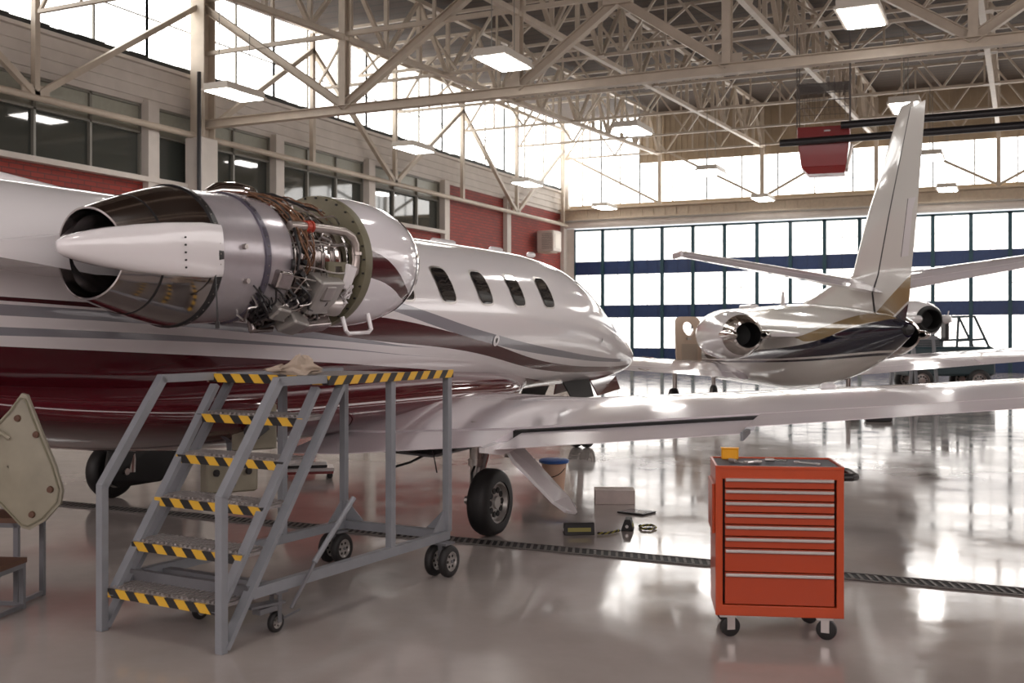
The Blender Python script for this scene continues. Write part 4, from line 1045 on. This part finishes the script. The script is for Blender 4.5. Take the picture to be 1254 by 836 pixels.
# rag
lx = Matrix.Rotation(math.atan2(.9976, .0683), 3, 'Z')
rp = lx @ Vector((.72, .27, 0)) + Vector((-3.856, 4.538, 1.44))
rg = []; rnd = random.Random(3)
from mathutils import noise
for j in range(15):
    f = j / 14; ring = []
    for k in range(40):
        a = 2 * PI * k / 40
        rr = math.sin(PI * min(.97, max(.03, f))) ** .5
        q = noise.noise(Vector((f * 5, math.cos(a) * 1.6, math.sin(a) * 1.6))) + .6 * noise.noise(Vector((f * 11, math.cos(a) * 3.5 + 4, math.sin(a) * 3.5)))
        R_ = rr * (1 + .75 * q)
        ring.append((-.16 + .32 * f + .03 * q, .085 * R_ * math.cos(a), max(0, .03 + .055 * R_ * math.sin(a) * (.55 + .9 * math.exp(-((f - .6) / .2) ** 2)))))
    rg.append(ring)
o = MB().loft(rg).build('rag', M['cloth'], None, True, 2, loc=(-3.856 + .066, 4.538 + .6, 1.462))
rr_ = lx @ Vector((.72, .12, 0)); o.location = (-3.856 + rr_.x, 4.538 + rr_.y, 1.463); o.rotation_euler = (0, 0, .55)
tag(o, 'crumpled beige rag lying on top of the wheeled platform steps', 'rag')

# ------------------------------------------------------------------ red tool chest
TC = thing('tool_chest', 'red eight drawer rolling tool chest with silver drawer pulls', 'tool chest', (-1.547, 5.949, 0), math.radians(18.35))
TW, TD, TB, TT = .70, .46, .13, .955
MB().box((.02, TD / 2, (TB + TT) / 2), (.04, TD, TT - TB)).box((TW - .02, TD / 2, (TB + TT) / 2), (.04, TD, TT - TB)).box((TW / 2, TD - .01, (TB + TT) / 2), (TW - .06, .02, TT - TB)).box((TW / 2, TD / 2, TB + .03), (TW - .06, TD, .06)).box((TW / 2, TD / 2, TT - .03), (TW - .06, TD, .06)).build('body', M['toolred'], TC, bevel=.004)
MB().box((TW / 2, .2, .55), (TW - .08, .3, .7)).build('carcass', M['dark'], TC)
zs = [.903, .838, .771, .705, .638, .571, .505, .372, .19]
for i in range(8):
    a, b_ = zs[i], zs[i + 1] + .006
    dw = MB().box((TW / 2, .012, (a + b_) / 2), (TW - .104, .02, a - b_)).build('drawer', M['toolside'], TC, bevel=.003)
    MB().bar((.055, -.006, a - .012), (TW - .055, -.006, a - .012), .022, .018).build('drawer_pull', M['alu'], dw, bevel=.004)
MB().box((TW / 2, TD / 2, TT + .003), (TW - .03, TD - .03, .006)).build('top_mat', M['mat'], TC)
mb = MB().bar((.005, 0, TT + .006), (TW - .005, 0, TT + .006), .012, .016).bar((.005, TD, TT + .006), (TW - .005, TD, TT + .006), .012, .016).bar((.005, 0, TT + .006), (.005, TD, TT + .006), .012, .016).bar((TW - .005, 0, TT + .006), (TW - .005, TD, TT + .006), .012, .016)
mb.build('top_rim', M['toolred'], TC)
MB().tube([(TW, .10, .90), (TW + .06, .10, .90), (TW + .085, .13, .9), (TW + .085, .36, .9), (TW + .06, .39, .9), (TW, .39, .9)], .022, 12).build('push_handle', M['black'], TC, True)
MB().box((-.008, TD * .5, .72), (.016, TD * .8, .28)).build('side_tray', M['toolred'], TC, bevel=.003)
for x_, y_, r_ in ((.07, .06, .3), (TW - .10, .06, -.35), (.07, TD - .07, .1), (TW - .14, TD - .07, .5)):
    e = MB().box((x_, y_, .122), (.09, .09, .012)).build('caster_plate', M['brushed'], TC)
    dx_, dy_ = .028 * math.cos(r_), .028 * math.sin(r_) * -1
    R = Matrix.Rotation(r_, 3, 'Z')
    fk = MB()
    for s in (-1, 1):
        v = R @ Vector((.012, s * .026, 0)); fk.box((x_ + v.x, y_ + v.y, .085), (.045, .005, .085), R)
    fk.build('fork', M['alu'], e)
    wv = R @ Vector((.015, 0, 0)); w_ = MB().lathe([(-.016, 0), (-.016, .045), (-.012, .056), (.012, .056), (.016, .045), (.016, 0)], (0, 0, 0), 'y', 24).build('wheel', M['rubber'], e, True, .8, loc=(x_ + wv.x, y_ + wv.y, .056)); w_.rotation_euler = (0, 0, r_)
TM = Matrix.Rotation(math.radians(18.35), 3, 'Z')
def ontop(x_, y_, z_=.961): v = TM @ Vector((x_, y_, 0)); return (-1.547 + v.x, 5.949 + v.y, z_)
o = MB().bbox((0, 0, .032), (.10, .05, .064), .006).box((0, 0, .066), (.104, .054, .006)).build('parts_box', M['yellow'], None, loc=ontop(.11, .40)); o.rotation_euler = (0, 0, .3); tag(o, 'small yellow plastic box at the back of the red tool chest top', 'box')
def tool(name, mat, L, x_, y_, rz, lab, kind):
    mb = MB()
    if kind == 's': mb.tube([(-L / 2, 0, .014), (-.01, 0, .014)], .011, 10).tube([(-.01, 0, .013), (L / 2, 0, .012)], .004, 6)
    elif kind == 'w': mb.bar((-L / 2, 0, .005), (L / 2, 0, .005), .012, .006).lathe([(0, .018), (.009, .018), (.009, .008), (0, .008), (0, .018)], (-L / 2, 0, .001), 'z', 6).lathe([(0, .015), (.009, .015), (.009, .006), (0, .006), (0, .015)], (L / 2, 0, .001), 'z', 6)
    else: mb.tube([(-L / 2, -.012, .012), (0, 0, .012), (L / 2, .016, .012)], .009, 8).tube([(-L / 2, .012, .012), (0, 0, .012), (L / 2, -.016, .012)], .009, 8)
    o = mb.build(name, mat, None, True, loc=ontop(x_, y_)); o.rotation_euler = (0, 0, rz); tag(o, lab, 'hand tool')
tool('screwdriver', M['alu'], .13, .13, .17, -.7, 'short screwdriver nearest the yellow box on the red tool chest', 's')
tool('pliers', M['alu'], .10, .22, .16, .9, 'small pliers lying left of centre on the tool chest mat', 'p')
tool('ratchet', M['brushed'], .12, .36, .25, .1, 'dark ratchet in the middle of the tool chest mat', 's')
tool('spanner', M['alu'], .14, .53, .20, -.4, 'silver spanner at the right end of the tool chest mat', 'w')

# ------------------------------------------------------------------ things on the floor
def ground(name, mats, r, dd): return W3(r, dd)
def chock(lab, loc, rz, L):
    t = thing('wheel_chock', lab, 'wheel chock', loc, rz, 'rubber wheel chocks on the floor')
    MB().prism([(-L / 2, -.055, 0), (-L / 2, .055, 0), (-L / 2, .02, .10), (-L / 2, -.03, .10)], (L, 0, 0)).build('block', M['rubber'], t, bevel=.006)
    MB().prism([(-L * .38, -.052, .03), (-L * .38, -.043, .062), (-L * .38, -.040, .062), (-L * .38, -.049, .03)], (L * .76, 0, 0)).build('reflective_strip', M['chockyel'], t)
    MB().lathe([(-.004, 0), (-.004, .014), (.004, .014), (.004, 0)], (-L / 2, 0, .04), 'x', 12).build('rope_eye', M['brushed'], t)
c1 = W3(.57, 9.2); c2 = W3(1.01, 9.42)
chock('black rubber wheel chock with a yellow strip lying side on near the drain', (*c1, 0), math.radians(25.3 + 4), .26)
chock('black wheel chock turned end on, at the knotted end of the rope', (*c2, 0), math.radians(25.3 + 80), .17)
def rope(name, pts, lab):
    # two strands twisted along a path
    P_ = [Vector((*W3(a, b_), .012)) for a, b_ in pts]
    full = []
    for a, b_ in zip(P_, P_[1:]):
        for k in range(8): full.append(a.lerp(b_, k / 8))
    full.append(P_[-1])
    t = thing(name, lab, 'rope', (0, 0, 0))
    for s, m_ in ((0, 'black'), (PI, 'chockyel')):
        st = []
        for i, p in enumerate(full):
            tg = (full[min(i + 1, len(full) - 1)] - full[max(i - 1, 0)]).normalized(); sd = tg.cross(Vector((0, 0, 1)))
            a = i * .8 + s; st.append(p + sd * .006 * math.cos(a) + Vector((0, 0, .006 * math.sin(a) + .003)))
        MB().tube(st, .007, 6).build('strand', M[m_], t, True)
rope('chock_rope', [(.725, 9.16), (.78, 9.16), (.84, 9.20), (.90, 9.27), (.925, 9.30)], 'twisted black and yellow rope joining the two wheel chocks')
rope('chock_rope', [(1.12, 9.52), (1.18, 9.55), (1.24, 9.56), (1.26, 9.45), (1.21, 9.36), (1.13, 9.38), (1.125, 9.45)], 'loose loop of rope beside the end on wheel chock')
t = thing('cardboard_box', 'low closed pale cardboard box on the floor by the tablet', 'box', (*W3(1.04, 10.95), 0), math.radians(25.3 - 2))
MB().box((0, 0, .07), (.40, .26, .14)).build('carton', M['card'], t, bevel=.004)
MB().box((0, 0, .142), (.38, .03, .003)).build('tape', M['cloth'], t)
t = thing('tablet', 'dark framed tablet computer lying flat on the floor', 'tablet', (*W3(1.19, 10.3), 0), math.radians(25.3 - 38))
MB().bbox((0, 0, .008), (.29, .24, .016), .004).build('case', M['black'], t)
MB().box((0, 0, .017), (.24, .19, .002)).build('screen', M['screen'], t)
t = thing('bucket', 'peach coloured bucket with a blue lid behind the landing gear door', 'bucket', (*W3(.46, 11.8), 0))
MB().lathe([(0, 0), (0, .11), (.29, .135), (.30, .14), (.30, 0)], (0, 0, 0), 'z', 28).build('pail', M['bucket'], t, True)
MB().lathe([(.30, .15), (.31, .165), (.335, .165), (.345, .14), (.345, 0)], (0, 0, 0), 'z', 32).build('lid', M['blue'], t, True)
MB().tube([(.13 * math.cos(a), -.137 * abs(math.sin(a)) - .01, .25 - .09 * abs(math.sin(a))) for a in [PI * k / 12 for k in range(13)]], .005, 5).build('bail_handle', M['dark'], t)
t = thing('mechanic_creeper', 'low red and white trolley on the floor beneath the wing root', 'trolley', (*W3(-2.45, 12.9), 0), math.radians(25.3 + 12))
MB().box((0, 0, .10), (.62, .4, .05)).build('deck', M['white'], t)
MB().box((-.02, 0, .145), (.5, .34, .03)).build('pad', M['black'], t)
MB().bar((-.3, -.21, .075), (.3, -.21, .075), .02, .03).bar((-.3, .21, .075), (.3, .21, .075), .02, .03).build('side_rail', M['heater'], t)
for sx in (-.26, .26):
    for sy in (-.17, .17): MB().lathe([(-.012, 0), (-.012, .035), (.012, .035), (.012, 0)], (sx, sy, .035), 'y', 16).build('wheel', M['black'], t, True)
o = MB().bbox((0, 0, .05), (.5, .25, .1), .02).bbox((.0, 0, .12), (.25, .15, .06), .015).build('wheel_chock', M['black'], None, loc=(*W3(7.2, 21.2), 0)); o.rotation_euler = (0, 0, .3)
tag(o, 'black block on the far floor seen under the long wing', 'wheel chock')
# cowl panel on a two step stool at the left edge
sx_, sy_ = W3(-3.12, 6.75)
t = thing('step_stool', 'low two step metal stool under the removed cowl panel', 'step stool', (sx_, sy_, 0), math.radians(25.3 - 6))
for (x0, x1, y0, y1, z) in ((-.42, .04, -.02, .32, .54), (-.42, .10, -.34, -.02, .30)):
    MB().box(((x0 + x1) / 2, (y0 + y1) / 2, z), (x1 - x0, y1 - y0, .03)).build('step_board', M['rust'], t)
    fr = MB()
    for x_ in (x0 + .02, x1 - .02):
        for y_ in (y0 + .02, y1 - .02): fr.bar((x_, y_, 0), (x_, y_, z), .03)
        fr.bar((x_, y0 + .02, z - .03), (x_, y1 - .02, z - .03), .03)
    fr.bar((x0, y0 + .02, .02), (x1, y0 + .02, .02), .025).bar((x1 - .02, y0 + .02, .02), (x1 - .02, y1, .02), .025).bar((x0, y0 + .02, z - .03), (x1, y0 + .02, z - .03), .03)
    fr.build('frame', M['greydark'], t)
t = thing('cowl_panel', 'removed curved engine cowl panel with dark latches, propped on the stool', 'engine cowl', (sx_ + .25, sy_ - .19, 0), math.radians(25.3)); t.scale = (.955, 1, .985)
# outline in (right, up) with curvature in depth
OUT = [(.03, 1.37), (.06, 1.36), (.16, 1.13), (.25, .93), (.30, .78), (.29, .70), (.20, .60), (.10, .545), (.05, .555), (-.1, .70), (-.28, .80), (-.42, .93), (-.30, 1.05), (-.14, 1.15), (-.03, 1.27)]
cx_, cz_ = -.03, .93
def cpt(x_, z_, off=0): 
    u_ = (x_ * .8 + (z_ - .93) * .5)
    return Vector((x_, -.05 + .9 * u_ * u_ + off, z_))
rs = []
for off in (0, .03):
    rr = [[cpt(cx_ + (p[0] - cx_) * f, cz_ + (p[1] - cz_) * f, off) for p in OUT] for f in (.02, .25, .5, .75, 1.)]
    rs += rr if off == 0 else rr[::-1]
MB().loft(rs, False).build('panel_skin', M['cowlin'], t, True, .6)
mb = MB()
for x_, z_ in ((.02, 1.22), (.13, 1.12), (.23, .79), (.12, .64), (-.17, .80), (-.1, 1.12)):
    p = cpt(x_, z_); MB().lathe([(-.016, 0), (-.014, .018), (0, .022)], (p.x, p.y, p.z), 'y', 12).build('latch', M['rust'], t, True)
MB().tube([cpt(-.35, 1.28, -.06), cpt(-.18, 1.22, -.05), cpt(-.02, 1.1, -.01)], .014, 8).build('support_rod', M['cowlin'], t, True)
rmb = MB()
for i in range(len(OUT)):
    a, b_ = OUT[i], OUT[(i + 1) % len(OUT)]
    pa = cpt(cx_ + (a[0] - cx_) * .94, cz_ + (a[1] - cz_) * .94, -.004); pb = cpt(cx_ + (b_[0] - cx_) * .94, cz_ + (b_[1] - cz_) * .94, -.004)
    rmb.bar(pa, pb, .008, .008)
rmb.build('edge_seal', M['olive'], t)

# ------------------------------------------------------------------ world, camera
w = bpy.data.worlds.new('world'); S.world = w; w.use_nodes = True
w.node_tree.nodes['Background'].inputs['Color'].default_value = (.9, .95, 1, 1)
w.node_tree.nodes['Background'].inputs['Strength'].default_value = 1.
cam = bpy.data.cameras.new('camera'); co = bpy.data.objects.new('camera', cam); C.objects.link(co)
cam.sensor_width = 36; cam.lens = 36 * 1320 / 1254; cam.shift_y = -8 / 1254
co.location = (0, 0, 1.7); co.rotation_euler = (PI / 2, 0, math.radians(25.27))
cam.dof.use_dof = True; cam.dof.focus_distance = 9.5; cam.dof.aperture_fstop = 3.2
cam.clip_end = 300
S.camera = co
S.view_settings.view_transform = 'Standard'; S.view_settings.look = 'None'; S.view_settings.gamma = 1
S.view_settings.use_curve_mapping = False
S.view_settings.exposure = 0.35
S.cycles.use_denoising = True
S.cycles.max_bounces = 8; S.cycles.diffuse_bounces = 4; S.cycles.glossy_bounces = 5
S.cycles.sample_clamp_indirect = 6
